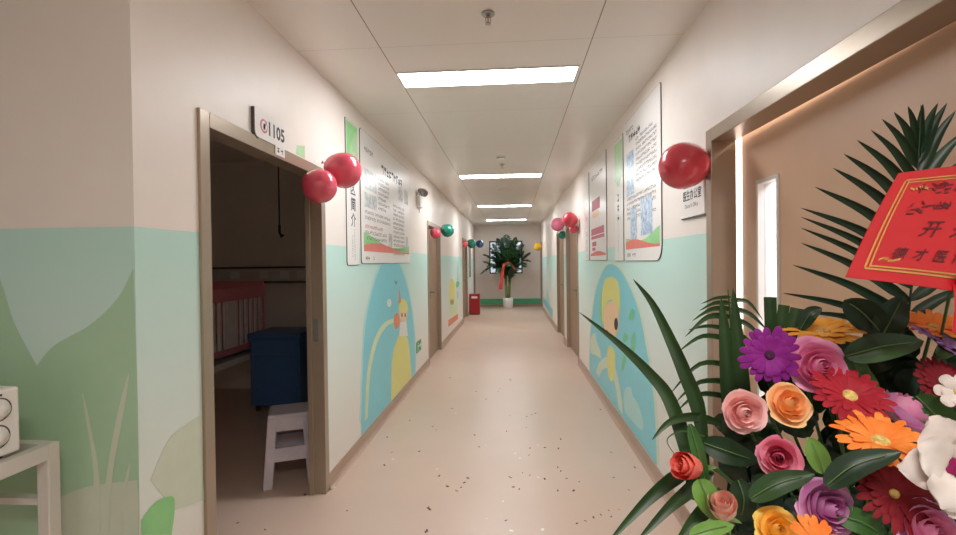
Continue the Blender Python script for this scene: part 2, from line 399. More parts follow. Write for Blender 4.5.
# ------------------------------------------------------------------ ceiling fittings
names = ['nearest the camera', 'second from the camera', 'third from the camera', 'farthest, by the end wall']
for k, y in enumerate((3.045, 6.69, 10.33, 13.8)):
    L = thing('ceiling_light', 'long bright white panel light across the corridor ceiling, ' + names[k], 'ceiling light', (-0.14, y + 0.13, H), 'corridor panel lights')
    x0, x1, y1 = -0.728, 0.44, y + 0.262
    b = MB(); t = 0.012
    for lo, hi in (((x0, y), (x1, y + t)), ((x0, y1 - t), (x1, y1)), ((x0, y + t), (x0 + t, y1 - t)), ((x1 - t, y + t), (x1, y1 - t))): b.box((*lo, H - 0.008), (*hi, H))
    b.build('light_frame', MAT['offwhite'], L)
    MB().box((x0 + t, y + t, H - 0.006), (x1 - t, y1 - t, H - 0.001)).build('diffuser', MAT['lamp'], L)
def sprinkler(p, label):
    s = thing('fire_sprinkler', label, 'sprinkler', (p.x, p.y, H), 'ceiling sprinklers')
    MB().lathe([(0, 0), (0.032, 0), (0.034, -0.006), (0.028, -0.012), (0.012, -0.014), (0, -0.014)], (p.x, p.y, H), n=20).build('escutcheon', MAT['steel'], s, True)
    b = MB(); b.lathe([(0.009, -0.012), (0.009, -0.022), (0, -0.022)], (p.x, p.y, H), n=12)
    for q in (-1, 1): b.tube([(p.x + q*0.009, p.y, H - 0.02), (p.x + q*0.013, p.y, H - 0.035), (p.x + q*0.004, p.y, H - 0.052)], 0.0025, 6)
    b.build('sprinkler_head', MAT['steel'], s)
    MB().tube([(p.x, p.y, H - 0.02), (p.x, p.y, H - 0.05)], 0.003, 6).build('glass_bulb', MAT['red_paint'], s)
    MB().lathe([(0, -0.05), (0.015, -0.052), (0.015, -0.055), (0, -0.055)], (p.x, p.y, H), n=12).build('deflector', MAT['steel'], s)
sprinkler(onz(488, 13, H), 'chrome sprinkler head on the ceiling in front of the nearest panel light')
sprinkler(onz(502, 164, H), 'small chrome sprinkler head just in front of the second panel light')
p = onz(501, 156, H)
sd = thing('smoke_detector', 'round white smoke detector with dark slot on ceiling before the second light', 'smoke detector', (p.x, p.y, H))
MB().lathe([(0, 0), (0.055, 0), (0.055, -0.012), (0.045, -0.03), (0.02, -0.04), (0, -0.04)], (p.x, p.y, H)).build('body', MAT['white'], sd, True)
MB().lathe([(0.0465, -0.0285), (0.049, -0.025), (0.051, -0.021)], (p.x, p.y, H)).build('slot_ring', MAT['dgrey'], sd, True)
p = onz(505, 190, H)
sp = thing('ceiling_speaker', 'flat round speaker grille in the ceiling between second and third panel lights', 'speaker', (p.x, p.y, H))
MB().lathe([(0, -0.002), (0.09, -0.003), (0.105, -0.004), (0.11, 0)], (p.x, p.y, H)).build('grille', MAT['ceil'], sp, True)
MB().lathe([(0.106, -0.002), (0.112, -0.006), (0.12, -0.005), (0.122, 0)], (p.x, p.y, H)).build('rim', MAT['offwhite'], sp, True)

# ------------------------------------------------------------------ signs and notice boards
def board(face, a0, b0, a1, b1, label, cat, radii, name='notice_board', group='printed wall boards'):
    d = thing(name, label, cat, face.o + face.ux*((a0 + a1)/2) + face.uy*b0, group)
    rim = [(a0 - 0.004 + p*(a1 - a0 + 0.008)/(a1 - a0), b0 - 0.004 + q*(b1 - b0 + 0.008)/(b1 - b0)) for p, q in rrect(a1 - a0, b1 - b0, radii)]
    decal(face, rim, 'rim', MAT['edge'], d, 0.001, 0.005)
    decal(face, [(a0 + p, b0 + q) for p, q in rrect(a1 - a0, b1 - b0, radii)], 'panel', MAT['board'], d, 0.003, 0.005)
    return d
LIFT = 0.0082
def text_block(face, d, a, b_top, size, lines, cols, seed, m, lead=1.5, name='text_block', heavy=0.13):
    r = random.Random(seed); mb = MB()
    for k in range(lines):
        glyphs(mb, face, a, b_top - (k + 1)*size*lead, size, cols if r.random() < .75 else int(cols * (.5 + .4*r.random())), LIFT + 0.0006, r, heavy, ragged=0.04)
    return mb.build(name, m, d, fix=False)
def wave(face, d, a0, a1, base, hs, name, m, lift):
    n = 24; top = [(a0 + (a1 - a0)*k/n, base + hs(k/n)) for k in range(n + 1)]
    return decal(face, [(a0, base)] + [(a1, base)] + top[::-1], name, m, d, lift, 0.0006)
# big board on the left wall
a0, b0, a1, b1 = 3.79, 1.475, 5.64, 2.565
d = board(LEFT, a0, b0, a1, b1, 'large white notice board on the left wall with text columns and wavy footer', 'notice board', (.03, .03, .05, .03))
text_block(LEFT, d, a0 + .10, b1 - .10, .045, 1, 5, 3, MAT['grey_ink'], name='header_logo')
text_block(LEFT, d, a0 + .62, b1 - .13, .085, 1, 9, 5, MAT['ink'], name='title', heavy=.17)
decal(LEFT, rect(a0 + .1, b1 - .47, a0 + .45, b1 - .30), 'picture', MAT['photo'], d, LIFT)
decal(LEFT, rect(a0 + .1, b1 - .62, a0 + .45, b1 - .50), 'picture', MAT['photo'], d, LIFT)
text_block(LEFT, d, a0 + .5, b1 - .29, .03, 7, 12, 8, MAT['grey_ink'])
text_block(LEFT, d, a0 + .1, b1 - .63, .032, 2, 23, 9, MAT['grey_ink'])
text_block(LEFT, d, a0 + .1, b1 - .75, .032, 1, 15, 10, MAT['pink_ink'])
text_block(LEFT, d, a0 + .1, b1 - .80, .032, 3, 19, 11, MAT['ink'], heavy=.1)
text_block(LEFT, d, a0 + 1.05, b1 - .47, .03, 12, 15, 12, MAT['grey_ink'])
decal(LEFT, rect(a0 + .86, b1 - .94, a0 + .99, b1 - .80), 'picture', MAT['photo'], d, LIFT)
decal(LEFT, rect(a0 + 1.58, b1 - .42, a0 + 1.76, b1 - .26), 'picture', MAT['photo'], d, LIFT)
decal(LEFT, rect(a0 + 1.3, b1 - .42, a0 + 1.48, b1 - .26), 'picture', MAT['photo'], d, LIFT)
decal(LEFT, rect(a0 + 1.62, b1 - .93, a0 + 1.74, b1 - .79), 'picture', MAT['photo'], d, LIFT)
wave(LEFT, d, a0 + .06, a1 - .06, b0 + .10, lambda t: .08 + .045*math.sin(2.2 + 4.6*t) + .04*(1 - t), 'green_wave', MAT['green_ink'], LIFT)
wave(LEFT, d, a0 + .06, a1 - .06, b0 + .10, lambda t: .045 + .03*math.sin(.2 + 5.2*t), 'red_wave', MAT['red_ink'], LIFT + .0008)
text_block(LEFT, d, a0 + .1, b0 + .075, .035, 1, 3, 14, MAT['ink']); text_block(LEFT, d, a0 + .32, b0 + .075, .035, 1, 3, 15, MAT['ink'])
# tall narrow board on the left wall
a0, a1 = 3.455, 3.725
d = board(LEFT, a0, b0 - .012, a1, b1 - .02, 'tall narrow white board on the left wall with green leaf top and vertical writing', 'notice board', (.03, .0, .0, .0))
dl = [(a0 + .01, b1 - .03), (a0 + .01, b1 - .42), (a0 + .06, b1 - .46), (a1 - .01, b1 - .32), (a1 - .01, b1 - .03)]
decal(LEFT, dl, 'green_leaf', MAT['green_ink'], d, LIFT)
decal(LEFT, spline([(a0 + .03, b1 - .44), (a0 + .10, b1 - .2), (a1 - .03, b1 - .06), (a1 - .04, b1 - .3)], 6), 'pale_leaf', MAT['pale_green'], d, LIFT + .0008)
text('病区', LEFT, a0 + .06, b0 + .62, .085, 'title', MAT['ink'], d, LIFT + .001, width=.14, bold=.001) if False else None
for k, ch in enumerate('区简介'): text(ch, LEFT, a0 + .085, b0 + .53 - k*.12, .11, 'title_character', MAT['ink'], d, LIFT + .001, width=.11, bold=.002)
r = random.Random(4); mb = MB()
for k in range(13): glyphs(mb, LEFT, a0 + .16, b0 + .25 - k*.019, .014, 1, LIFT + .0006, r, .2)
for k in range(9): glyphs(mb, LEFT, a0 + .11, b0 + .20 - k*.019, .014, 1, LIFT + .0006, r, .2)
mb.build('text_block', MAT['grey_ink'], d, fix=False)
# big board on the right wall (reader's right is toward the camera)
a0, a1, b0, b1 = -4.06, -3.09, 1.47, 2.585
d = board(RIGHT, a0, b0, a1, b1, 'large white notice board on right wall with blue photos and wavy footer', 'notice board', (.02, .11, .02, .02))
text_block(RIGHT, d, a0 + .08, b1 - .05, .04, 1, 5, 21, MAT['grey_ink'], name='header_logo')
text_block(RIGHT, d, a0 + .09, b1 - .09, .062, 1, 12, 22, MAT['ink'], name='title', heavy=.17)
decal(RIGHT, rect(a0 + .08, b1 - .60, a0 + .31, b1 - .26), 'photo', MAT['blue_print'], d, LIFT)
text_block(RIGHT, d, a0 + .37, b1 - .18, .026, 9, 18, 23, MAT['grey_ink'])
text_block(RIGHT, d, a0 + .08, b1 - .60, .026, 5, 27, 24, MAT['grey_ink'])
decal(RIGHT, rect(a0 + .20, b0 + .16, a0 + .38, b0 + .40), 'photo', MAT['blue_print'], d, LIFT)
decal(RIGHT, rect(a0 + .50, b0 + .18, a0 + .78, b0 + .44), 'photo', MAT['blue_print'], d, LIFT)
wave(RIGHT, d, a0 + .04, a1 - .03, b0 + .09, lambda t: .06 + .03*math.sin(1.2 - 5.2*t) + .05*t, 'green_wave', MAT['green_ink'], LIFT)
wave(RIGHT, d, a0 + .04, a1 - .03, b0 + .09, lambda t: .045 - .028*math.sin(3.6 + 4.4*t), 'red_wave', MAT['red_ink'], LIFT + .0008)
text_block(RIGHT, d, a0 + .08, b0 + .075, .032, 1, 3, 25, MAT['ink']); text_block(RIGHT, d, a0 + .24, b0 + .075, .032, 1, 3, 26, MAT['ink'])
# tall narrow board beside it
a0, a1 = -4.45, -4.12
d = board(RIGHT, a0, b0, a1, b1 - .05, 'tall narrow white board on right wall with green top beside blue-photo board', 'notice board', (.02, .0, .0, .02))
decal(RIGHT, [(a0 + .02, b1 - .08), (a0 + .02, b1 - .40), (a0 + .16, b1 - .47), (a1 - .02, b1 - .40), (a1 - .02, b1 - .08)], 'green_leaf', MAT['pale_green'], d, LIFT)
text_block(RIGHT, d, a0 + .12, b1 - .52, .07, 3, 1, 31, MAT['ink'], lead=1.2, name='title', heavy=.16)
r = random.Random(5); mb = MB()
for k in range(16): glyphs(mb, RIGHT, a0 + .14, b0 + .36 - k*.019, .014, 1, LIFT + .0006, r, .2)
mb.build('text_block', MAT['grey_ink'], d, fix=False)
# framed pink chart further along, and the pale strip next to it
a0, a1, b0, b1 = -5.83, -4.84, 1.478, 2.57
d = board(RIGHT, a0, b0, a1, b1, 'white notice board with pink chart blocks on the right wall', 'notice board', (.01, .01, .01, .01))
text_block(RIGHT, d, a0 + .15, b1 - .11, .05, 1, 12, 41, MAT['grey_ink'], name='title', heavy=.16)
for q in (rect(.16, .56, .66, .68), rect(.10, .285, .88, .36), rect(.10, .24, .88, .275), rect(.16, .16, .42, .21), rect(.16, .11, .36, .145)):
    decal(RIGHT, [(a0 + p, b0 + s) for p, s in q], 'chart_block', MAT['pink_ink'], d, LIFT)
decal(RIGHT, [(a0 + p, b0 + s) for p, s in rect(.2, .48, .6, .55)], 'chart_block', MAT['peach'], d, LIFT)
wave(RIGHT, d, a0 + .04, a1 - .04, b0 + .05, lambda t: .02 + .03*math.sin(PI*t), 'red_wave', MAT['red_ink'], LIFT)
a0, a1 = -6.2, -5.9
d = board(RIGHT, a0, b0 + .005, a1, b1 - .03, 'tall pale board on right wall with pink marks left of the pink chart', 'notice board', (.01, .01, .01, .01))
text_block(RIGHT, d, a0 + .1, b1 - .35, .06, 8, 1, 43, MAT['pink_ink'], lead=1.5, name='title', heavy=.14)

# room number sign over the left doorway
LIFT2 = LIFT
d = thing('room_sign', 'white room sign reading 1105 above the left doorway', 'sign', (XL, 2.36, 2.05))
F2 = Face((XL + 0.013, 0, 0), Y, Z, X)
pl = [(2.18 + p, 2.08 + q) for p, q in rrect(.30, .135, (.03, 0, .0, .0))]
decal(LEFT, pl, 'plate', MAT['board'], d, 0.013, 0.004)
decal(LEFT, [(a + .045, c) for a, c in ((2.131, 2.215), (2.131, 2.10), (2.139, 2.082), (2.162, 2.072), (2.172, 2.078), (2.147, 2.09), (2.139, 2.105), (2.139, 2.215))], 'plate_edge', MAT['edge'], d, 0.001, 0.0155)
decal(LEFT, rect(2.375, 2.035, 2.475, 2.0795), 'name_strip', MAT['board'], d, 0.013, 0.004)
decal(LEFT, ell(2.262, 2.145, .034, .034), 'logo_disc', MAT['pink_ink'], d, 0.0174)
decal(LEFT, ell(2.262, 2.145, .024, .024), 'logo_ring', MAT['board'], d, 0.0182)
text('1', LEFT, 2.252, 2.130, .04, 'logo_mark', MAT['pink_ink'], d, .019, width=.02)
text('1105', LEFT, 2.308, 2.115, .092, 'room_number', MAT['ink'], d, .0176, width=.165, bold=.003)
r = random.Random(77); mb = MB(); glyphs(mb, LEFT, 2.39, 2.046, .026, 2, .0176, r, .18, gap=1.5); mb.build('room_name', MAT['ink'], d, fix=False)
s = thing('green_sticker', 'small pale green sticker above the door frame right of the 1105 sign', 'sticker', (XL, 2.72, 2.1))
decal(LEFT, [(2.64, 2.095), (2.76, 2.095), (2.76, 2.17), (2.66, 2.15)], 'sticker_print', MAT['pale_green'], s, 0.0005)
# doctor's office plate beside the right door
d = thing('office_sign', 'white plate lettered in black beside the right door, partly behind the red balloon', 'sign', (XR, 2.55, 1.69))
a0, a1, b0 = -2.72, -2.405, 1.695
decal(RIGHT, rect(a0 - .002, b0 - .006, a1, b0), 'plate_edge', MAT['edge'], d, 0.0, 0.012)
decal(RIGHT, rect(a0, b0, a1, b0 + .20), 'plate', MAT['board'], d, 0.0, 0.011)
text('医生办公室', RIGHT, a0 + .03, b0 + .093, .058, 'office_name', MAT['ink'], d, .0118, width=.25, bold=.001)
text("Doctor's Office", RIGHT, a0 + .055, b0 + .05, .03, 'office_subtitle', MAT['ink'], d, .0118, width=.18)
# low evacuation sign
p = onx(418.5, 346, XL)
d = thing('evacuation_sign', 'small green running man exit sticker low on the left wall', 'sign', p)
y, z = p.y, p.z
decal(LEFT, rect(y - .155, z - .07, y + .155, z + .07), 'sign_panel', MAT['exit'], d, 0.002, 0.003)
run = [[(-.02,.035),(.0,.055),(.02,.035),(.0,.02)], [(-.03,.02),(.02,.015),(.0,-.02),(-.02,-.015)], [(-.02,-.01),(.0,-.015),(-.03,-.055),(-.05,-.05)], [(.0,-.01),(.015,-.02),(.05,-.05),(.04,-.06)], [(.015,.01),(.05,.0),(.05,-.01),(.01,-.002)]]
mb = MB()
for q in run: mb.prism([(y - .05 + 1.1*a, z + 1.1*c) for a, c in q], LEFT.o + X*0.0052, Y, Z, X, .0006)
mb.build('running_figure', MAT['white'], d)
decal(LEFT, [(y + .03, z + .012), (y + .09, z + .012), (y + .09, z + .035), (y + .135, z), (y + .09, z - .035), (y + .09, z - .012), (y + .03, z - .012)], 'arrow', MAT['white'], d, 0.0052)
# emergency light
p = onx(417.5, 200, XL)
d = thing('emergency_light', 'white wall mounted emergency light with grey tilted lamp head beyond the left boards', 'light', (XL, p.y, p.z - .08))
bevel(MB().box((XL, p.y - .09, p.z - .10), (XL + .055, p.y + .09, p.z + .05)).build('body', MAT['white'], d), .008)
for q in (-1, 1):
    c = Vector((XL + .07, p.y + q*.06, p.z + .10))
    MB().lathe([(0, -.05), (.03, -.05), (.045, .02), (.045, .04), (.036, .04), (.034, .03), (0, .03)], c, (.7, -.5, -.35), 16).build('lamp_head', MAT['midgrey'], d, True)
    MB().tube([(XL + .03, p.y + q*.05, p.z + .045), c], .008).build('bracket', MAT['dgrey'], d)
MB().box((XL + .02, p.y - .02, p.z - .17), (XL + .03, p.y - .005, p.z - .10)).build('test_lever', MAT['white'], d)

# ------------------------------------------------------------------ wall murals (flat printed film, its real place on the wall)
def pxpoly(hit, pts, k=6, closed=True): return spline([hit(*p) for p in pts], k, closed)
m1 = thing('wall_mural', 'turquoise dome mural with a yellow hill on the left wall below the big board', 'mural', (XL, 4.8, 0.1))
Lf = 0.0006
c = [hitL(*q) for q in ((361, 424), (364, 340), (369, 305), (378, 272), (388, 256), (398, 262), (408, 290), (414, 330), (415.5, 371))]
cc = spline(c, 8, False)
zmin = 0.105
decal(LEFT, [(a, max(q, zmin)) for a, q in cc] + [(c[-1][0], zmin), (c[0][0], zmin)], 'turquoise_dome', MAT['turq'], m1, Lf)
cc2 = [(a + (a - 4.85)*.035, q + .035) for a, q in cc]
outl = [(a, max(q, zmin)) for a, q in cc2]
decal(LEFT, outl + [(a, max(q, zmin)) for a, q in cc[::-1]], 'pale_outline', MAT['turq2'], m1, Lf - .0003)
hill = [hitL(*q) for q in ((391, 399), (392, 360), (396, 342), (402, 333), (408, 341), (411, 372))]
hill = spline(hill, 8, False); decal(LEFT, [(a, max(q, zmin)) for a, q in hill] + [(hill[-1][0], zmin), (hill[0][0], zmin)], 'yellow_hill', MAT['yellow'], m1, Lf + .0008)
path_a = [hitL(*q) for q in ((364.5, 421), (367, 372), (374, 340), (384, 323), (395, 318))]
path_b = [hitL(*q) for q in ((395, 321.5), (386, 327), (377, 343), (370, 374), (367.3, 418))]
decal(LEFT, [(a, max(q, zmin)) for a, q in spline(path_a, 6, False) + spline(path_b, 6, False)], 'cream_path', MAT['cream'], m1, Lf + .0008)
def blob(hit, face, cx, cy, rx, ry, name, m, par, lift): decal(face, [hit(cx + rx*math.cos(t), cy + ry*math.sin(t)) for t in (2*PI*k/20 for k in range(20))], name, m, par, lift)
blob(hitL, LEFT, 396.5, 321, 3, 8, 'orange_wing', MAT['orange'], m1, Lf + .0012)
decal(LEFT, [hitL(*q) for q in ((399, 336), (400, 322), (406, 320), (407.5, 336))], 'white_dress', MAT['white'], m1, Lf + .0016)
blob(hitL, LEFT, 403, 309, 4.6, 10, 'yellow_hair', MAT['yellow'], m1, Lf + .0020)
decal(LEFT, [hitL(*q) for q in ((398.5, 304), (399, 288), (401, 302))], 'orange_hat_tip', MAT['orange'], m1, Lf + .0020)
blob(hitL, LEFT, 403, 316, 3.6, 6, 'peach_face', MAT['peach'], m1, Lf + .0024)
for q in (401.6, 404.8): blob(hitL, LEFT, q, 315, .55, 2.2, 'eye', MAT['ink'], m1, Lf + .0028)
blob(hitL, LEFT, 389, 303, 2.2, 4, 'white_cloud', MAT['white'], m1, Lf + .0012)
decal(LEFT, [hitL(*q) for q in ((394, 280), (396, 285), (397.5, 280), (396, 282.5))], 'bird', MAT['grey_ink'], m1, Lf + .0012)
# second mural on the left wall
m2 = thing('wall_mural', 'yellow cartoon tower over an orange block between the far left doors', 'mural', (XL, 9.9, 0.2))
decal(LEFT, [hitL(*q) for q in ((448.3, 327), (448.3, 320), (458, 313.5), (458, 319))], 'orange_block', MAT['orange'], m2, Lf)
decal(LEFT, [hitL(*q) for q in ((449, 318), (449.5, 298), (453, 292), (457, 300), (457.5, 313))], 'cream_house', MAT['cream'], m2, Lf)
decal(LEFT, pxpoly(hitL, [(449.5, 302), (449.5, 284), (452, 279), (455.5, 287), (454, 300), (452, 304)]), 'yellow_figure', MAT['yellow'], m2, Lf + .0008)
decal(LEFT, pxpoly(hitL, [(455.8, 287), (456.2, 282), (458.2, 281), (459.5, 284), (458, 287)]), 'green_leaf', MAT['bright_green'], m2, Lf + .0016)
decal(LEFT, [hitL(*q) for q in ((457.2, 280), (457.6, 262), (458.1, 280))], 'green_stem', MAT['bright_green'], m2, Lf + .0008)
for q in (451, 452.8): blob(hitL, LEFT, q, 302, .4, 3, 'dark_mark', MAT['ink'], m2, Lf + .0016)
blob(hitL, LEFT, 457.5, 295, .7, 4, 'blue_mark', MAT['blue_print'], m2, Lf + .0016)
# right wall mural
m3 = thing('wall_mural', 'turquoise dome mural with a yellow haired child face on the right wall', 'mural', (XR, 4.7, 0.1))
c = [hitR(*q) for q in ((589.5, 362), (591, 330), (595, 295), (602, 273), (610, 264), (622, 272), (637, 305), (646, 345), (654, 400), (657, 464))]
cc = spline(c, 8, False)
decal(RIGHT, [(a, max(q, zmin)) for a, q in cc] + [(c[-1][0], zmin), (c[0][0], zmin)], 'turquoise_dome', MAT['turq'], m3, Lf)
cc2 = [(a + (a + 4.7)*.04, q + .03) for a, q in cc]
decal(RIGHT, [(a, max(q, zmin)) for a, q in cc2] + [(a, max(q, zmin)) for a, q in cc[::-1]], 'pale_outline', MAT['stem_print'], m3, Lf - .0003)
arch_o = [hitR(*q) for q in ((596, 372), (600, 362), (607, 357), (613, 362), (618, 378), (622, 400), (623, 414))]
arch_i = [hitR(*q) for q in ((619, 409), (616, 388), (611, 372), (606, 368), (602, 371), (599, 377))]
decal(RIGHT, [(a, max(q, zmin)) for a, q in spline(arch_o, 5, False) + spline(arch_i, 5, False)], 'white_arch', MAT['stem_print'], m3, Lf + .0008)
decal(RIGHT, pxpoly(hitR, [(591, 352), (591, 338), (595, 333), (597, 342), (600, 350), (601, 358), (596, 355)]), 'white_cloud', MAT['stem_print'], m3, Lf + .0008)
decal(RIGHT, pxpoly(hitR, [(624, 396), (626, 388), (631, 388), (633, 396), (638, 404), (643, 420), (642, 430), (630, 418), (625, 410)]), 'white_hand_cloud', MAT['turq2'], m3, Lf + .0008)
decal(RIGHT, pxpoly(hitR, [(603, 325), (602, 300), (604, 283), (609, 277), (617, 280), (620, 293), (619, 315), (612, 300), (606, 306)]), 'yellow_hair', MAT['yellow'], m3, Lf + .0016)
decal(RIGHT, pxpoly(hitR, [(600.5, 318), (601, 295), (604, 288), (604, 318), (602.5, 326)]), 'green_hair_edge', MAT['green_ink'], m3, Lf + .0012)
decal(RIGHT, pxpoly(hitR, [(604, 324), (605, 308), (612, 301), (618, 309), (619, 326), (615, 337), (608, 336)]), 'peach_face', MAT['peach'], m3, Lf + .0024)
blob(hitR, RIGHT, 616.5, 324, 1.9, 6.2, 'eye', MAT['ink'], m3, Lf + .0030); blob(hitR, RIGHT, 607, 332, 1.5, 2.5, 'eye', MAT['red_ink'], m3, Lf + .0030)
decal(RIGHT, pxpoly(hitR, [(608, 372), (607.5, 352), (611, 346), (615, 354), (615, 372), (612, 382)]), 'yellow_body', MAT['yellow'], m3, Lf + .0012)
for q in ([(622, 372), (623, 357), (626, 352), (626, 362)], [(631, 353), (632, 338), (635, 332), (636, 344), (634, 353)], [(629, 318), (632, 309), (635, 312), (633, 320)], [(623, 340), (625, 333), (628, 336), (626, 342)]):
    decal(RIGHT, pxpoly(hitR, q), 'printed_leaf', MAT['bright_green'], m3, Lf + .0012)
# far right mural
m4 = thing('wall_mural', 'small turquoise triangle mural low on the right wall near the end', 'mural', (XR, 12.5, 0.1))
decal(RIGHT, [hitR(*q) for q in ((543.5, 303), (543.2, 297), (552.6, 309), (552.6, 319))], 'turquoise_hill', MAT['turq'], m4, Lf)
decal(RIGHT, [hitR(*q) for q in ((546, 300), (547, 285), (550, 306))], 'pale_peak', MAT['turq2'], m4, Lf + .0008)
# big leaves on the wall facing us
m5 = thing('wall_mural', 'large sage green leaves printed on the grey-green wall at far left', 'mural', (-2, YF, 0.1))
decal(FRONT, [hitF(-420, 560)] + pxpoly(hitF, [(-330, 420), (-230, 310), (-140, 245), (-70, 205), (-30, 225), (0, 279), (14, 322), (37, 366)], 6, False)[:-1] + pxpoly(hitF, [(37, 366), (55, 345), (90, 325), (118, 298), (133.5, 268)], 6, False) + [hitF(*q) for q in ((138, 400), (139, 480), (139, 590), (-380, 600))], 'green_leaf', MAT['sage'], m5, Lf)
decal(FRONT, pxpoly(hitF, [(60, 497), (90, 486), (138, 480)], 6, False) + [hitF(140, 600), hitF(40, 600)], 'pale_hill', MAT['sage2'], m5, Lf + .0008)
for q in ([(94, 535), (94, 470), (87, 420), (83, 393), (91, 425), (100, 475), (101, 535)], [(102, 540), (108, 470), (119, 410), (130, 372), (124, 415), (113, 478), (109, 540)], [(118, 545), (121, 500), (131, 462), (126, 500), (122, 545)]):
    decal(FRONT, pxpoly(hitF, q, 5), 'pale_stem', MAT['sage2'], m5, Lf + .0016)
m6 = thing('wall_mural', 'pale hill and green leaf tip printed low beside the left doorway', 'mural', (XL, 1.6, 0.4))
decal(LEFT, [hitL(141.5, 535)] + pxpoly(hitL, [(141, 520), (152, 505), (163, 498), (173, 497), (174, 512), (171, 535)], 6, False), 'green_leaf', MAT['green_ink'], m6, Lf + .0008)
decal(LEFT, pxpoly(hitL, [(150, 480), (168, 440), (185, 425), (200, 415)], 6, False) + [hitL(204, 500), hitL(175, 510)], 'pale_hill', MAT['sage2'], m6, Lf)

# ------------------------------------------------------------------ balloons
def balloon(px, py, d, rpx, m, label, knot=(0, 0, 1), group=None, stretch=1.1):
    c = P(px, py, d); r = rpx / FPX * d * 0.95
    ax = Vector(knot).normalized()
    o = thing('balloon', label, 'balloon', c, group)
    prof = []
    for k in range(17):
        t = PI * k / 16; z = -math.cos(t); q = math.sin(t)
        q *= (1 - 0.10 * max(0, z))
        prof.append((q * r, (z * r) if z < 0 else z * r * stretch))
    MB().lathe(prof, c, ax, 28).build('balloon_skin', m, o, True)
    e = r * stretch
    MB().lathe([(0.0, e - .004), (.006, e), (.004, e + .006), (.011, e + .014), (.008, e + .016), (0, e + .012)], c, ax, 10).build('knot', m, o, True)
    k0 = c + ax*(e + .012); wx = XL if ax.x < 0 else XR
    MB().tube(spline([k0, k0 + Vector(((wx - k0.x)*.5, 0, -.015)), Vector((wx, k0.y, k0.z + .02))], 4, False), .0012, 5).build('string', MAT['white'], o, True)
    return o
G1, G2, G3, G4 = 'balloons at the 1105 doorway', 'balloons at the second left door', 'balloons at the third left door', 'balloons at the right hand doors'
balloon(319.5, 186, 2.76, 18.3, MAT['b_coral'], 'rose red balloon at the 1105 doorway, the lower and nearer of the pair', (-.7, .5, .5), G1)
balloon(343.5, 170.5, 2.98, 18.8, MAT['b_coral'], 'rose red balloon at the 1105 doorway, the upper one overlapping the tall board', (-.9, -.2, .35), G1)
balloon(435.7, 233.3, 7.1, 5.6, MAT['b_coral'], 'rose balloon in front of the second left door', (-1, .3, .4), G2)
balloon(447.4, 230.5, 7.3, 7.0, MAT['b_green'], 'teal balloon beside the second left door', (-1, -.2, .4), G2)
balloon(464.8, 244, 11.9, 3.6, MAT['b_coral'], 'rose balloon at the far third left door', (-1, .3, .4), G3)
balloon(471.6, 243.6, 12.3, 4.9, MAT['b_green'], 'teal balloon at the far third left door', (-1, -.2, .4), G3)
balloon(479.8, 244, 12.8, 4.1, MAT['b_blue'], 'blue balloon at the far end on the left', (-1, -.2, .4), G3)
balloon(683, 166, 2.32, 24.6, MAT['b_red'], 'large red balloon at the corner of the near right door frame', (1, -.12, .03), G4, 1.14)
balloon(557.6, 224.5, 8.2, 7.1, MAT['b_pink'], 'light pink balloon at the middle right doors', (.8, .2, .4), G4)
balloon(569.6, 219.6, 6.7, 8.0, MAT['b_red'], 'rose red balloon at the middle right doors', (1, .1, -.2), G4)
balloon(573.4, 229, 6.82, 4.6, MAT['b_coral'], 'small red balloon hanging below the rose red one at right doors', (1, .3, .3), G4)
balloon(562.3, 235, 8.5, 4.4, MAT['b_green'], 'teal balloon behind the pink one at the middle right doors', (.8, .3, .5), G4)
balloon(537.5, 246.6, 14.9, 4.4, MAT['b_yel'], 'yellow balloon at the far right end of the corridor', (1, .2, .3), G4)

# ------------------------------------------------------------------ red cabinet at the end
c = Vector((-1.07, 13.62, 0))
d = thing('fire_cabinet', 'red metal fire extinguisher cabinet standing on floor by the far left wall', 'cabinet', c)
bevel(MB().box((XL + .01, 13.45, 0.02), (XL + .30, 13.72, 0.58)).build('body', MAT['red_paint'], d), .006)
MB().box((XL + .03, 13.444, 0.06), (XL + .28, 13.45, 0.55)).build('door', MAT['red_paint'], d)
MB().box((XL + .07, 13.44, 0.46), (XL + .24, 13.444, 0.52)).build('label_plate', MAT['white'], d)
MB().box((XL + .02, 13.46, 0), (XL + .29, 13.71, 0.02)).build('plinth', MAT['black'], d)

# ------------------------------------------------------------------ potted palm
pc = Vector((-0.125, 15.35, 0))
pl = thing('potted_palm', 'tall green palm in a white pot before the end window', 'plant', pc)
MB().lathe([(0, 0), (.13, 0), (.15, .02), (.168, .33), (.16, .335), (.152, .33), (.15, .29), (0, .29)], pc, n=28).build('pot', MAT['pot'], pl, True)
MB().lathe([(.151, .28), (0, .3)], pc, n=20).build('soil', MAT['soil'], pl)
rnd = random.Random(12)
for k in range(9):
    a = 2*PI*k/9; r0 = .03 + .05*rnd.random(); top = Vector((math.cos(a)*(.08 + .07*rnd.random()), math.sin(a)*.1, .95 + .25*rnd.random()))
    MB().tube([pc + Vector((math.cos(a)*r0, math.sin(a)*r0, .28)), pc + Vector((math.cos(a)*(r0 + .02), math.sin(a)*(r0 + .02), .7)), pc + top], [.017, .014, .01], 7).build('cane', MAT['palm_stem'], pl, True)
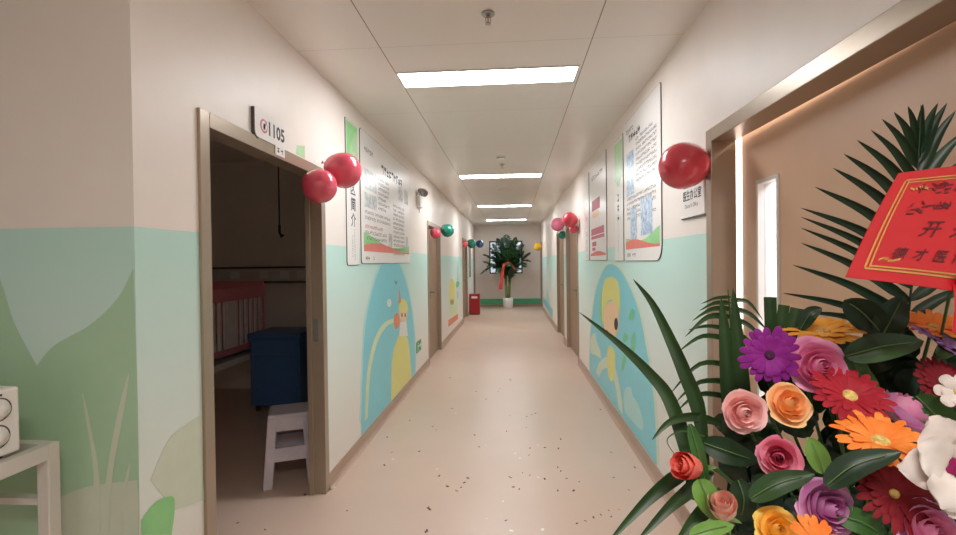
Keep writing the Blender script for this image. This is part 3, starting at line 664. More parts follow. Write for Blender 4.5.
def small_frond(base, tip, sag, width, m, par, rnd, n=15):
    mb = MB(); base, tip = Vector(base), Vector(tip); mid = (base + tip)/2 + Vector((0, 0, sag))
    cur = [base*(1-t)**2 + mid*2*t*(1-t) + tip*t*t for t in (k/20 for k in range(21))]
    mb.tube(cur, [.008*(1 - .8*k/20) for k in range(21)], 5)
    for k in range(3, 21):
        t = (cur[min(k+1, 20)] - cur[k-1]).normalized(); sd = t.cross(Z)
        sd = sd.normalized() if sd.length > .05 else X
        ln = width*math.sin(PI*(.12 + .86*(k-3)/17))**.7
        for s in (-1, 1):
            dirv = (sd*s*.8 + t*.7 + Vector((0, 0, -.25 + .2*rnd.random()))).normalized(); wv = t*.02
            p0 = cur[k]; p1 = p0 + dirv*ln*.5 + Z*.01; p2 = p0 + dirv*ln - Z*ln*.15
            b = len(mb.v); mb.v.extend(tuple(q) for q in (p0 - wv*.5, p0 + wv*.6, p1 + wv*1.4, p1 - wv*1.4, p2)); mb.f.extend([(b, b+1, b+2, b+3), (b+3, b+2, b+4)])
    return mb.build('frond', m, par, fix=False)
tips = [(-.03,0,2.32),(.25,-.2,2.22),(-.3,-.15,2.2),(.5,-.1,2.0),(-.55,-.1,1.95),(.68,-.2,1.75),(-.72,-.25,1.72),(.7,-.1,1.5),(-.75,-.1,1.5),(.55,-.35,1.32),(-.6,-.35,1.35),(.15,-.5,1.7),(-.2,-.5,1.6),(.35,-.45,1.85),(-.4,-.45,1.8),(.1,.25,2.15),(-.1,.2,2.25),(-.85,-.1,1.12),(.3,-.4,1.2),(-.35,-.45,1.15),(.05,-.45,1.35),(.15,-.1,2.1),(-.18,-.12,2.05),(.3,-.3,1.6),(-.3,-.3,1.55),(.42,-.2,1.7),(-.45,-.2,1.65),(.0,-.3,1.9),(.5,.1,1.8),(-.5,.1,1.8),(.2,-.3,1.45),(-.15,-.35,1.4),(.45,.2,2.05),(-.45,.2,2.05)]
for k, t in enumerate(tips):
    a = math.atan2(t[1], t[0]); bs = pc + Vector((math.cos(a)*.06, math.sin(a)*.06, .75 + .35*rnd.random()))
    small_frond(bs, pc + Vector(t), (.25 if t[2] > 1.4 else .42) + .15*rnd.random(), .29, MAT['palm'], pl, rnd)
rb = thing('ribbon', 'long red ribbon draped over the palm at the end of the corridor', 'ribbon', pc + Vector((-.2, -.4, 0)))
pts = spline([pc + Vector(q) for q in ((.12, -.36, 1.36), (.02, -.40, 1.48), (-.08, -.42, 1.40), (-.16, -.43, 1.20), (-.19, -.42, .95), (-.23, -.41, .62))], 6, False)
mb = MB(); rows = []
for k, q in enumerate(pts):
    wv = Vector((.05 + .01*math.sin(k*.7), .02*math.sin(k*.5), .0)); rows.append([q - wv, q + Vector((0, -.006, 0)), q + wv])
mb.quad_grid(rows); mb.build('ribbon_tail', MAT['ribbon'], rb, True, False)
pts = spline([pc + Vector(q) for q in ((.06, -.39, 1.44), (.14, -.40, 1.36), (.24, -.38, 1.2))], 6, False)
mb = MB(); mb.quad_grid([[q - Vector((.03, 0, .02)), q + Vector((.03, 0, .02))] for q in pts]); mb.build('ribbon_loop', MAT['ribbon'], rb, True, False)

# ------------------------------------------------------------------ things inside the dark ward
# child's hospital bed
bx0, bx1, by0, by1 = -3.5, -2.7, 3.0, 5.05
bd = thing('hospital_crib', 'pink railed slatted hospital crib inside the dark room', 'bed', ((bx0 + bx1)/2, 4.0, 0))
for x in (bx0, bx1):
    bevel(MB().box((x - .02, by0, 1.13), (x + .02, by1, 1.25)).build('top_rail', MAT['pinkpaint'], bd), .006)
    MB().box((x - .015, by0, .63), (x + .015, by1, .68)).build('lower_rail', MAT['pinkpaint'], bd)
    n = 22
    for k in range(n):
        yy = by0 + .08 + (by1 - by0 - .16)*k/(n - 1)
        wd = .065 if k in (7, 15) else .02
        MB().box((x - .008, yy - wd, .68), (x + .008, yy + wd, 1.13)).build('slat', MAT['bedmetal'], bd)
for yy in (by0, by1):
    bevel(MB().box((bx0, yy - .02, .55), (bx1, yy + .02, 1.3)).build('end_board', MAT['pinkpaint'], bd), .01)
MB().box((bx0 + .03, by0 + .03, .60), (bx1 - .03, by1 - .03, .72)).build('mattress', MAT['mattress'], bd)
MB().box((bx0, by0, .5), (bx1, by1, .56)).build('bed_base', MAT['bedmetal'], bd)
for x in (bx0 + .05, bx1 - .05):
    for yy in (by0 + .08, by1 - .08):
        lg = MB().tube([(x, yy, .08), (x, yy, .52)], .022).build('leg', MAT['bedmetal'], bd)
        MB().lathe([(0, -.012), (.04, -.012), (.04, .012), (0, .012)], (x, yy, .04), X, 14).build('caster', MAT['black'], lg)
# blue bedside cabinet
cb = thing('bedside_cabinet', 'blue bedside cabinet behind the stool in the dark room', 'cabinet', (-2.36, 4.9, 0))
x0, x1, y0, y1 = -2.62, -2.11, 4.62, 5.1
bevel(MB().box((x0, y0, .06), (x1, y1, .74)).build('body', MAT['blue'], cb), .01)
bevel(MB().box((x0 - .02, y0 - .02, .74), (x1 + .02, y1, .79)).build('top', MAT['blue'], cb), .012)
bevel(MB().box((x0 + .02, y0 - .012, .58), (x1 - .02, y0, .72)).build('drawer', MAT['blue'], cb), .005)
bevel(MB().box((x0 + .02, y0 - .012, .09), (x1 - .02, y0, .56)).build('door', MAT['blue'], cb), .005)
for x in (x0 + .05, x1 - .05):
    for yy in (y0 + .05, y1 - .05): MB().tube([(x, yy, 0), (x, yy, .06)], .02).build('foot', MAT['black'], cb)
# plastic stool, turned a little toward the doorway
sx, sy, sh = -1.545, 3.22, .475
SR = Matrix.Translation((sx, sy, 0)) @ Matrix.Rotation(math.radians(24), 4, 'Z')
so = thing('plastic_stool', 'pale plastic stool just inside the dark doorway', 'stool', (sx, sy, 0))
bevel(MB().box((-.135, -.135, sh - .03), (.135, .135, sh), SR).build('seat', MAT['stool'], so), .02, 3)
for qx in (-1, 1):
    for qy in (-1, 1):
        b = MB(); rows = []
        for z in (0.0, sh - .02):
            k = 1 - z/sh; ox = qx*(.105 + .035*k); oy = qy*(.105 + .035*k); w0 = .03
            rows.append([SR @ Vector(q) for q in ((ox - w0, oy - w0, z), (ox + w0, oy - w0, z), (ox + w0, oy + w0, z), (ox - w0, oy + w0, z))])
        bb = b.quad_grid(rows, True); b.f.append((bb, bb+1, bb+2, bb+3)); b.f.append((bb+4, bb+5, bb+6, bb+7))
        bevel(b.build('leg', MAT['stool'], so), .008)
for ax in range(4):
    rot = SR @ Matrix.Rotation(ax*PI/2, 4, 'Z')
    MB().box((-.10, -.138, sh - .11), (.10, -.115, sh - .02), rot).build('apron', MAT['stool'], so)
    MB().box((-.11, -.152, .17), (.11, -.128, .26), rot).build('stretcher', MAT['stool'], so)
# head rail on the ward wall
hr = thing('bedhead_panel', 'long service panel with sockets on the dark room wall above the crib', 'panel', (-3, 5.5, 1.3))
MB().box((-5.5, 5.44, 1.27), (-1.5, 5.5, 1.44)).build('panel_body', MAT['offwhite'], hr)
for z in (1.26, 1.43): MB().box((-5.5, 5.425, z), (-1.5, 5.5, z + .022)).build('rail', MAT['dgrey'], hr)
for x in (-3.3, -2.95, -2.7, -2.5, -2.3): MB().box((x, 5.434, 1.31), (x + .1, 5.44, 1.40)).build('socket', MAT['white'], hr)
p = P(279, 200, 4.3)
ih = thing('infusion_hook', 'thin hanging infusion hook inside the dark doorway', 'hook', (p.x, p.y, H))
MB().tube([(p.x, p.y, H), (p.x, p.y, 1.82)], .006).build('rod', MAT['black'], ih)
MB().tube([(p.x, p.y, 1.83), (p.x, p.y, 1.76), (p.x + .02, p.y, 1.72), (p.x + .035, p.y, 1.74)], .012).build('hook', MAT['black'], ih)
MB().lathe([(0, 0), (.035, 0), (.03, -.02), (0, -.02)], (p.x, p.y, H), n=14).build('ceiling_mount', MAT['dgrey'], ih)

# ------------------------------------------------------------------ trolley and appliance at far left
tx0, tx1, ty0, ty1, tz = -2.05, -1.415, 0.55, 1.40, 0.93
tr = thing('equipment_trolley', 'white square tube trolley frame at far left by the green wall', 'trolley', (-1.6, 1.0, 0))
for x in (tx0 + .02, tx1 - .02):
    for yy in (ty0 + .02, ty1 - .02):
        lg = bevel(MB().box((x - .02, yy - .02, .05), (x + .02, yy + .02, tz)).build('leg', MAT['offwhite'], tr), .004)
        MB().lathe([(0, -.012), (.026, -.012), (.026, .012), (0, .012)], (x, yy, .026), X, 14).build('caster', MAT['black'], lg)
for z, h in ((tz - .045, .045), (.74, .02), (.2, .03)):
    for lo, hi in (((tx0 + .04, ty0), (tx1 - .04, ty0 + .03)), ((tx0 + .04, ty1 - .03), (tx1 - .04, ty1)), ((tx0, ty0 + .04), (tx0 + .03, ty1 - .04)), ((tx1 - .03, ty0 + .04), (tx1, ty1 - .04)))[:2 if z == .74 else 4]:
        MB().box((*lo, z), (*hi, z + h)).build('rail', MAT['offwhite'], tr)
MB().box((tx0 + .03, ty0 + .03, tz - .055), (tx1 - .03, ty1 - .03, tz - .045)).build('tray', MAT['offwhite'], tr)
MB().lathe([(0, 0), (.006, 0), (.006, .002), (0, .002)], (tx1 - .02, ty1 - .041, tz - .03), -Y, 12).build('bolt_hole', MAT['black'], tr)
MB().lathe([(0, 0), (.012, 0), (.012, .01), (0, .01)], (tx1 - .075, ty1 - .06, tz - .045), Z, 12).build('cap', MAT['offwhite'], tr)
ap = thing('appliance', 'white box appliance with round dials on the trolley, cut by the left edge', 'appliance', (-1.5, .9, tz))
mtx = Matrix.Translation((-1.425, 1.29, tz)) @ Matrix.Rotation(math.radians(-6), 4, 'Z')
bevel(MB().box((-.34, -.5, .012), (0, 0, .20), mtx).build('housing', MAT['white'], ap), .008)
for q, zz in ((-.055, .145), (-.06, .07), (-.25, .145), (-.25, .075)):
    c = mtx @ Vector((0, q, zz)); n = (mtx.to_3x3() @ X)
    k = MB().lathe([(.030, 0), (.032, .003), (.034, 0)], c, n, 24).build('dial_ring', MAT['dgrey'], ap, True)
    MB().lathe([(.024, 0), (.022, .014), (0, .015)], c, n, 24).build('dial_knob', MAT['white'], k, True)
MB().box((0, -.1, .182), (.001, -.045, .188), mtx).build('brand_mark', MAT['ink'], ap)
for q in (-.04, -.46): 
    for e in (-.04, -.3): MB().box((e - .012, q - .012, 0), (e + .012, q + .012, .012), mtx).build('foot', MAT['black'], ap)

# ------------------------------------------------------------------ confetti on the floor
conf = []
for f, ox, oy, lst in ((3.414, 380, 430, [(24,25),(40,76),(45,100),(15,121),(134,73),(323,18),(338,58),(362,52),(195,133),(202,158),(230,193),(300,165),(288,180),(262,209),(277,197),(441,160),(447,163),(487,147),(511,155),(540,162),(562,168),(512,62),(540,52),(563,60),(609,64),(508,87),(607,128),(617,141),(637,166),(462,80),(478,96),(788,76),(870,128),(607,208),(661,208),(798,163),(420,244),(365,303),(165,268),(170,272),(158,344),(155,350),(448,344),(672,320),(701,311),(729,299),(754,291),(781,276),(789,297),(816,272),(455,195),(475,203),(680,177),(850,205),(617,32),(432,5),(192,0),(430,310),(555,340)]),
                       (4.78, 340, 340, [(443,414),(333,385),(226,465),(308,284),(525,181),(553,352),(645,456),(650,247),(697,283),(765,233),(755,246),(812,191),(812,363),(893,366),(916,358),(934,351),(891,418),(796,436),(535,328)]),
                       (4.345, 440, 300, [(45,338),(697,477),(308,349)]), (1, 0, 0, [(335,487.5),(305,494.8),(237.6,523),(265,530),(347,511),(427,531),(428,508)])):
    conf += [(ox + a/f, oy + b/f) for a, b in lst]
ckinds = [('dark', mat('dark_foil', (110, 80, 70), rough=.3, metal=.4), 'dark foil confetti flake lying on the beige floor'), ('red', mat('red_foil', (150, 30, 40), rough=.3, metal=.4), 'red foil confetti flake lying on the beige floor'),
          ('gold', mat('gold_confetti', (170, 130, 60), rough=.25, metal=.6), 'gold foil confetti flake lying on the beige floor'), ('green', mat('green_foil', (70, 96, 70), rough=.3, metal=.4), 'green foil confetti flake lying on the beige floor'),
          ('silver', mat('silver_foil', (236, 230, 220), rough=.35, metal=.3), 'pale silver confetti flake lying on the beige floor')]
rnd = random.Random(3)
for k, (px, py) in enumerate(conf):
    c = onz(px, py, 0); ck = ckinds[4] if k in (29, 30, 36, 37) else rnd.choices(ckinds, (5, 2, 2.5, 2, 1))[0]
    a = rnd.random()*PI; l = (.0045 + .005*rnd.random())*(1 + .12*c.y/3); w_ = l*(.35 + .5*rnd.random())
    rt = Matrix.Translation((c.x, c.y, 0.0)) @ Matrix.Rotation(a, 4, 'Z')
    b = MB(); lift = .002 + .004*rnd.random()
    rows = [[(-l, -w_, 0.0005), (-l, w_, 0.0005)], [(0, -w_, lift*.4), (0, w_, lift*.4)], [(l, -w_, lift), (l, w_, lift)]]
    b.quad_grid([[rt @ Vector(q) for q in r] for r in rows])
    b.quad_grid([[rt @ (Vector(q) - Vector((0, 0, .0004))) for q in r[::-1]] for r in rows])
    tag(b.build('confetti_flake', ck[1]), ck[2], 'confetti', ck[0] + ' foil confetti on the floor')

# ------------------------------------------------------------------ the flower stand at the right
def cdir(v): return (AX_R*v[0] + AX_U*v[1] - AX_W*v[2]).normalized()
PROF = {
    'blade': lambda t: min(1, .45 + 2.2*t) * (1 - t**2.4)**.9,
    'leaflet': lambda t: min(1, .3 + 4*t) * max(0, 1 - t**1.8),
    'broad': lambda t: math.sin(PI*min(1, (t*.97 + .03)**.85))**.75,
    'cut': lambda t: min(1, .8 + t),
    'grass': lambda t: 1 - .8*t,
}
def blade_mesh(mb, cs, wid, prof='blade', fold=.22, twist=0.0, up=None, n=None):
    n = len(cs) - 1; f = PROF[prof]; rows = []
    for i, c in enumerate(cs):
        t = (cs[min(i+1, n)] - cs[max(i-1, 0)]).normalized()
        nv = (CAM - c).normalized() if up is None else up
        s = t.cross(nv).normalized(); nn = s.cross(t).normalized()
        a = twist * (1 if n == 0 else (.4 + .6*i/n)); s, nn = s*math.cos(a) + nn*math.sin(a), nn*math.cos(a) - s*math.sin(a)
        w = max(wid * .5 * f(i/n), .0002)
        rows.append([c - s*w, c - s*w*.5 - nn*w*fold*.55, c - nn*w*fold, c + s*w*.5 - nn*w*fold*.55, c + s*w])
    mb.quad_grid(rows)
def blade(name, label, pts, wpx, prof, m, parent=None, fold=.22, twist=0.0, group=None, cat='leaf', k=5, midrib=None):
    cs = spline([P(*q) for q in pts], k, False); d = sum(q[2] for q in pts)/len(pts)
    mb = MB(); blade_mesh(mb, cs, wpx/FPX*d, prof, fold, twist)
    o = mb.build(name, m, parent, True, False)
    if label: tag(o, label, cat, group)
    if midrib:
        v = MB(); v.tube([c + (CAM - c).normalized()*(-.0) for c in cs[:-2]], [wpx/FPX*d*.022*(1 - .7*i/len(cs)) + .0002 for i in range(len(cs) - 2)], 5)
        v.build('midrib', midrib, o, True)
    return o
FOCUS = P(862, 600, .84)
def stem_to(o, c, ax, ln=.03):
    a = c - ax*ln
    MB().tube(spline([c, a, (a*2 + FOCUS)/3, FOCUS + (a - FOCUS)*.25], 4, False), .0028, 6).build('stem', MAT['flower_stem'], o, True)
def petal_grid(ax, e1, e2, c, theta, half, rfun, zfun, nu=7, nv=6):
    rows = []
    for i in range(nv + 1):
        v = i/nv; r = []
        for j in range(nu + 1):
            u = -1 + 2*j/nu; r_, z_, w_ = rfun(u, v), zfun(u, v), half*(.35 + .65*math.sin(PI*min(1, v*.62 + .12)))
            a = theta + u*w_
            r.append(c + (e1*math.cos(a) + e2*math.sin(a))*r_ + ax*z_)
        rows.append(r)
    return rows
def fmat(name, rgb, rgb2=None, rough=.6): return mat(name, rgb, rough=rough, vary=.06, scale=40, rgb2=rgb2, spec=.25, sss=.0)
def rose(px, py, d, rpx, facing, m_out, m_in, label, name='rose', bud=False, seed=0, cat='flower'):
    c0 = P(px, py, d); ax = cdir(facing); R = rpx/FPX*d
    e1 = ax.orthogonal().normalized(); e2 = ax.cross(e1); rnd = random.Random(seed + int(px))
    c = c0 - ax*R*.45
    o = thing(name, label, cat, c0)
    rings = ((5, 1.0, .50, .30, 1.0), (5, .82, .72, .20, .95), (5, .63, .86, .12, .9), (4, .45, .93, .06, .9)) if not bud else ((4, .62, 1.25, .10, 1.1), (3, .48, 1.4, .02, 1.2), (3, .32, 1.45, -.02, 1.3))
    th0 = rnd.random()*6
    for k, (n, rad, ht, curl, half) in enumerate(rings):
        for q in range(n):
            th = th0 + 2*PI*(q + .5*k)/n + .25*(rnd.random() - .5); rr = R*rad*(1 + .10*(rnd.random() - .5)); hh = R*ht*(1 + .12*(rnd.random() - .5))
            ph = rnd.random()*6; wv = .03 + .03*rnd.random()
            rf = lambda u, v, rr=rr, curl=curl, ph=ph, wv=wv: rr*((math.sin(PI/2*min(1, v*1.15 + .05)))**.8*.84 + curl*max(0, v - .62)**1.5*1.6 + wv*v*math.sin(3*u + ph)) + R*.004
            zf = lambda u, v, hh=hh, curl=curl, ph=ph: hh*(v**1.15) * (1 - .16*u*u*v) - R*curl*.75*max(0, v - .7)**1.4*2.2 + R*.03*v*math.sin(4*u + ph)
            mb = MB(); mb.quad_grid(petal_grid(ax, e1, e2, c, th, half*PI/n*1.55, rf, zf))
            mb.build('petal', m_out if k < 2 else m_in, o, True, False)
    mb = MB(); rows = []       # rolled heart
    T = 40
    zt = (1.0 if not bud else 1.4)
    for i in range(5):
        v = i/4; rows.append([])
        for j in range(T + 1):
            a = th0 + j/T*2*PI*2.3; r_ = R*(.05 + .25*j/T)*(.55 + .45*math.sin(PI*(.15 + .7*v)))*(1.0 if not bud else .75)
            rows[-1].append(c + (e1*math.cos(a) + e2*math.sin(a))*r_ + ax*(R*zt*v*(.95 + .05*math.sin(a*1.7))))
    mb.quad_grid(rows); mb.build('rose_heart', m_in, o, True, False)
    for q in range(5):
        th = 2*PI*q/5; v1 = e1*math.cos(th) + e2*math.sin(th)
        cs = [c + v1*R*.05 - ax*R*.02, c + v1*R*.35 - ax*R*.05, c + v1*R*.62 - ax*R*.22]
        mb = MB(); blade_mesh(mb, spline(cs, 3, False), R*.3, 'leaflet', .1, up=ax); mb.build('sepal', MAT['sepal'], o, True, False)
    MB().lathe([(.02*R, -.35*R), (.16*R, -.25*R), (.2*R, -.05*R), (.1*R, .05*R)], c, ax, 12).build('hip', MAT['sepal'], o, True)
    stem_to(o, c - ax*R*.3, ax); return o
def gerbera(px, py, d, rpx, facing, m, m_c, label, n=22, layers=2, cup=.25, wid=.26, seed=0, m2=None, name='gerbera', cd=.2):
    c = P(px, py, d); ax = cdir(facing); R = rpx/FPX*d
    e1 = ax.orthogonal().normalized(); e2 = ax.cross(e1); rnd = random.Random(seed + int(px*3 + py))
    o = thing(name, label, 'flower', c)
    for L in range(layers):
        Rl = R*(1 - .28*L)
        for k in range(n if L == 0 else int(n*.8)):
            th = 2*PI*(k + .5*L)/(n if L == 0 else int(n*.8)) + .12*(rnd.random() - .5); v1 = e1*math.cos(th) + e2*math.sin(th)
            ll = Rl*(.9 + .16*rnd.random()); cu = cup + .16*(rnd.random() - .5) + .18*L
            cs = [c + v1*(R*.10) + ax*R*.03*L, c + v1*ll*.45 + ax*ll*cu*.45, c + v1*ll*.8 + ax*ll*cu*.66, c + v1*ll + ax*ll*cu*.60]
            mb = MB(); n_ = 3; cc = spline(cs, n_, False); rows = []
            s0 = ax.cross(v1).normalized(); W = R*wid*(.9 + .2*rnd.random())
            for i, q in enumerate(cc):
                t = i/(len(cc) - 1); w = W*.5*(.45 + .55*math.sin(PI*min(.5, t*.75)))*(1 if t < .55 else max(.02, 1 - ((t - .55)/.46)**2)**.6)
                rows.append([q - s0*w, q + ax*W*.07, q + s0*w])
            mb.quad_grid(rows); mb.build('petal', m if L == 0 or m2 is None else m2, o, True, False)
    MB().lathe([(cd*R, 0), (cd*R*1.02, .05*R), (cd*R*.8, .12*R), (cd*R*.4, .13*R), (0, .10*R)], c, ax, 18).build('flower_center', m_c, o, True)
    MB().lathe([(0.03*R, -.28*R), (.14*R, -.2*R), (.2*R, -.02*R), (.16*R, .0)], c, ax, 12).build('calyx', MAT['sepal'], o, True)
    stem_to(o, c - ax*R*.2, ax); return o

# stand, basket and foam
fc = P(880, 600, .90); fc.x = min(fc.x, .66)
st = thing('flower_stand', 'basket flower stand holding the bouquet at the right, mostly below the picture', 'flower stand', (fc.x, fc.y, 0))
foam = MB().lathe([(.002, .16), (.08, .15), (.15, .10), (.18, .0), (.17, -.10), (.0, -.12)], fc, Z, 24).build('foam', MAT['foam'], st, True)
MB().lathe([(.0, -.30), (.11, -.30), (.18, -.06), (.19, -.05), (.18, -.07), (.105, -.29), (0, -.29)], fc, Z, 28).build('basket', MAT['basket'], st, True)
for k in range(3):
    a = 2*PI*k/3 + .5; v1 = Vector((math.cos(a), math.sin(a), 0))
    MB().tube([fc + v1*.09 - Z*.28, Vector((fc.x, fc.y, 0)) + v1*.22], .011).build('leg', MAT['basket'], st, True)
MB().lathe([(.125, .38), (.133, .385), (.125, .39), (.119, .385), (.125, .38)], (fc.x, fc.y, 0), Z, 28).build('brace_ring', MAT['basket'], st, True)

R_ = {k: fmat(k + '_petal', *v) for k, v in dict(
    pale_pink=((246, 198, 198), (252, 218, 212)), peach=((252, 206, 146), (254, 220, 172)), peach_in=((250, 198, 134),), pink=((242, 140, 172), (250, 176, 198)), hot=((222, 92, 130), (232, 128, 156)),
    magenta_pink=((244, 156, 202), (250, 192, 220)), lilac=((228, 166, 214), (238, 190, 224)), lilac_in=((220, 150, 202),), coral=((240, 104, 94), (248, 136, 120)), blush=((246, 196, 182), (250, 214, 200)),
    yellow=((252, 212, 90), (254, 226, 126)), orange=((246, 124, 44), (252, 156, 76)), amber=((224, 146, 48), (236, 170, 76)), purple=((128, 24, 124), (150, 44, 146)), violet=((140, 90, 168), (176, 132, 196)),
    red=((154, 22, 40), (178, 40, 54)), dark_red=((126, 22, 34), (146, 36, 46)), white=((226, 212, 204), (238, 228, 222)), cerise=((150, 30, 90),)).items()}
MC = {k: mat(k + '_flower_center', v, rough=.8, scale=200, vary=.4) for k, v in dict(dark=(70, 20, 60), tan=(206, 160, 90), straw=(222, 190, 110), brown=(120, 60, 50)).items()}

gerbera(769, 355, .74, 29, (-.25, .1, 1), R_['purple'], MC['dark'], 'purple gerbera left of the magenta pink rose, its dark eye facing us', n=19, wid=.27, cup=.16, cd=.17)
rose(819, 366, .73, 30, (-.25, .25, 1), R_['magenta_pink'], R_['magenta_pink'], 'magenta pink full rose behind the red gerbera, above the peach rose', seed=3)
gerbera(849, 397, .685, 36, (-.1, .85, .7), R_['red'], MC['straw'], 'red gerbera in front of the magenta pink rose', n=24, wid=.2, cup=.22)
rose(744, 412, .70, 22.5, (-.2, .1, 1), R_['pale_pink'], R_['pale_pink'], 'pale pink open rose below the purple gerbera, left of the peach rose', seed=5)
rose(789, 404, .70, 23, (0, .55, 1), R_['peach'], R_['peach_in'], 'peach orange rose right of the pale pink rose', seed=8)
rose(779, 457, .66, 21, (-.55, .2, .9), R_['pink'], R_['hot'], 'half open deep pink rose below the peach rose', seed=9)
rose(694, 467, .67, 24, (-.85, .3, .45), R_['coral'], R_['coral'], 'coral red rosebud at the left edge of the bouquet', bud=True, seed=4)
rose(724, 512, .63, 24, (-.35, .8, .5), R_['blush'], R_['blush'], 'blush rosebud wrapped by a green leaf at the lower left of bouquet', bud=True, seed=6)
rose(827, 508, .61, 31, (.05, .3, 1), R_['lilac'], R_['lilac_in'], 'large lilac pink rose low in the bouquet beside the yellow rose', seed=2)
rose(777, 529, .62, 22, (-.1, .5, .9), R_['yellow'], R_['yellow'], 'yellow rose at the bottom edge left of the lilac rose', seed=1)
gerbera(816, 542, .58, 26, (0, .6, .8), R_['orange'], MC['tan'], 'orange gerbera cut by the bottom edge below the lilac rose', n=18, cup=.1)
gerbera(880, 443, .62, 41, (-.12, .9, .36), R_['orange'], MC['straw'], 'orange gerbera in the middle of the bouquet, left of the white lily', n=24, wid=.2, cup=.28, cd=.22)
rose(906, 412, .69, 30, (.45, .75, .45), R_['lilac'], R_['magenta_pink'], 'lilac rose seen from the side behind the orange gerbera', seed=12)
def lily(px, py, d, rpx, facing, label):
    c = P(px, py, d); ax = cdir(facing); R = rpx/FPX*d; e1 = AX_U - ax*AX_U.dot(ax); e1.normalize(); e2 = ax.cross(e1); rnd = random.Random(17)
    o = thing('lily', label, 'flower', c)
    for L, n in ((0, 5), (1, 4)):
        for k in range(n):
            th = 2*PI*(k + .5*L)/n + .35 + .2*(rnd.random() - .5); v1 = e1*math.cos(th) + e2*math.sin(th); s0 = ax.cross(v1)
            ll = R*(1.0 - .2*L)*(.92 + .2*rnd.random()); W = R*.46*(.9 + .25*rnd.random()); ph = rnd.random()*6; cu = .22 + .16*L + .1*rnd.random(); rows = []
            for a in range(13):
                t = a/12; w = W*(math.sin(PI*min(1, .10 + .86*t**1.25))**.65); row = []
                for b in range(-4, 5):
                    u = b/4; ruf = R*.055*t*abs(u)*math.sin(9*t + 3.1*u + ph) + R*.03*math.sin(14*t + ph)*abs(u)
                    row.append(c + v1*(R*.06 + ll*t*(1 - .08*u*u) - R*.04*abs(u)*t*math.sin(5*u + ph)) + s0*w*u*(1 + .06*math.sin(12*t + ph)) + ax*(R*cu*math.sin(PI*.62*t) + R*.10*u*u*(1 - t) + ruf + R*.05*L))
                rows.append(row)
            mb = MB(); mb.quad_grid(rows); mb.build('petal', R_['white'], o, True, False)
    for k in range(5):
        th = 2*PI*k/5 + .6; v1 = e1*math.cos(th) + e2*math.sin(th); s0 = ax.cross(v1)
        mb = MB(); mb.quad_grid([[c + v1*R*q + ax*R*(.17 + .1*q) + s0*R*w*u for u in (-1, 0, 1)] for q, w in ((.02, .06), (.12, .10), (.24, .05))]); mb.build('magenta_throat', R_['cerise'], o, True, False)
        MB().tube([c + ax*R*.1, c + ax*R*.38 + v1*R*.14], R*.014, 6).build('stamen', MC['straw'], o, True)
    MB().lathe([(0.03*R, -.28*R), (.14*R, -.2*R), (.2*R, -.02*R), (.16*R, .0)], c, ax, 12).build('calyx', MAT['sepal'], o, True)
    stem_to(o, c - ax*R*.2, ax)
lily(954, 467, .55, 46, (-.35, .2, 1), 'white lily with a magenta throat at the right edge')
gerbera(893, 494, .60, 38, (-.1, .5, .85), R_['dark_red'], MC['straw'], 'dark red gerbera low at right, below the white lily', n=26, wid=.18, cup=.26, cd=.12)
rose(930, 532, .57, 32, (-.1, .5, .9), R_['lilac'], R_['magenta_pink'], 'pink rose at the bottom right corner under the dark red gerbera', seed=14)
gerbera(823, 334, .80, 36, (-.15, .95, .2), R_['amber'], MC['tan'], 'amber gerbera seen from the side at the back, above the magenta pink rose', n=20, wid=.26, cup=.25)
gerbera(932, 328, .78, 30, (-.1, .9, .35), R_['orange'], MC['tan'], 'orange gerbera just under the red card', n=24, wid=.2, cup=.3)
gerbera(946, 350, .74, 36, (.3, .8, .35), R_['violet'], MC['dark'], 'violet gerbera under the orange one below the card', n=24, wid=.2, cup=.3)
gerbera(940, 382, .71, 26, (0, .5, .85), R_['dark_red'], MC['brown'], 'dark red gerbera between the violet gerbera and the white lily', n=22, wid=.24, cup=.15)
gerbera(957, 392, .64, 20, (-.4, .3, .8), R_['white'], MC['straw'], 'small white blossom at the right edge above the lily', n=7, wid=.6, cup=.3, name='blossom')

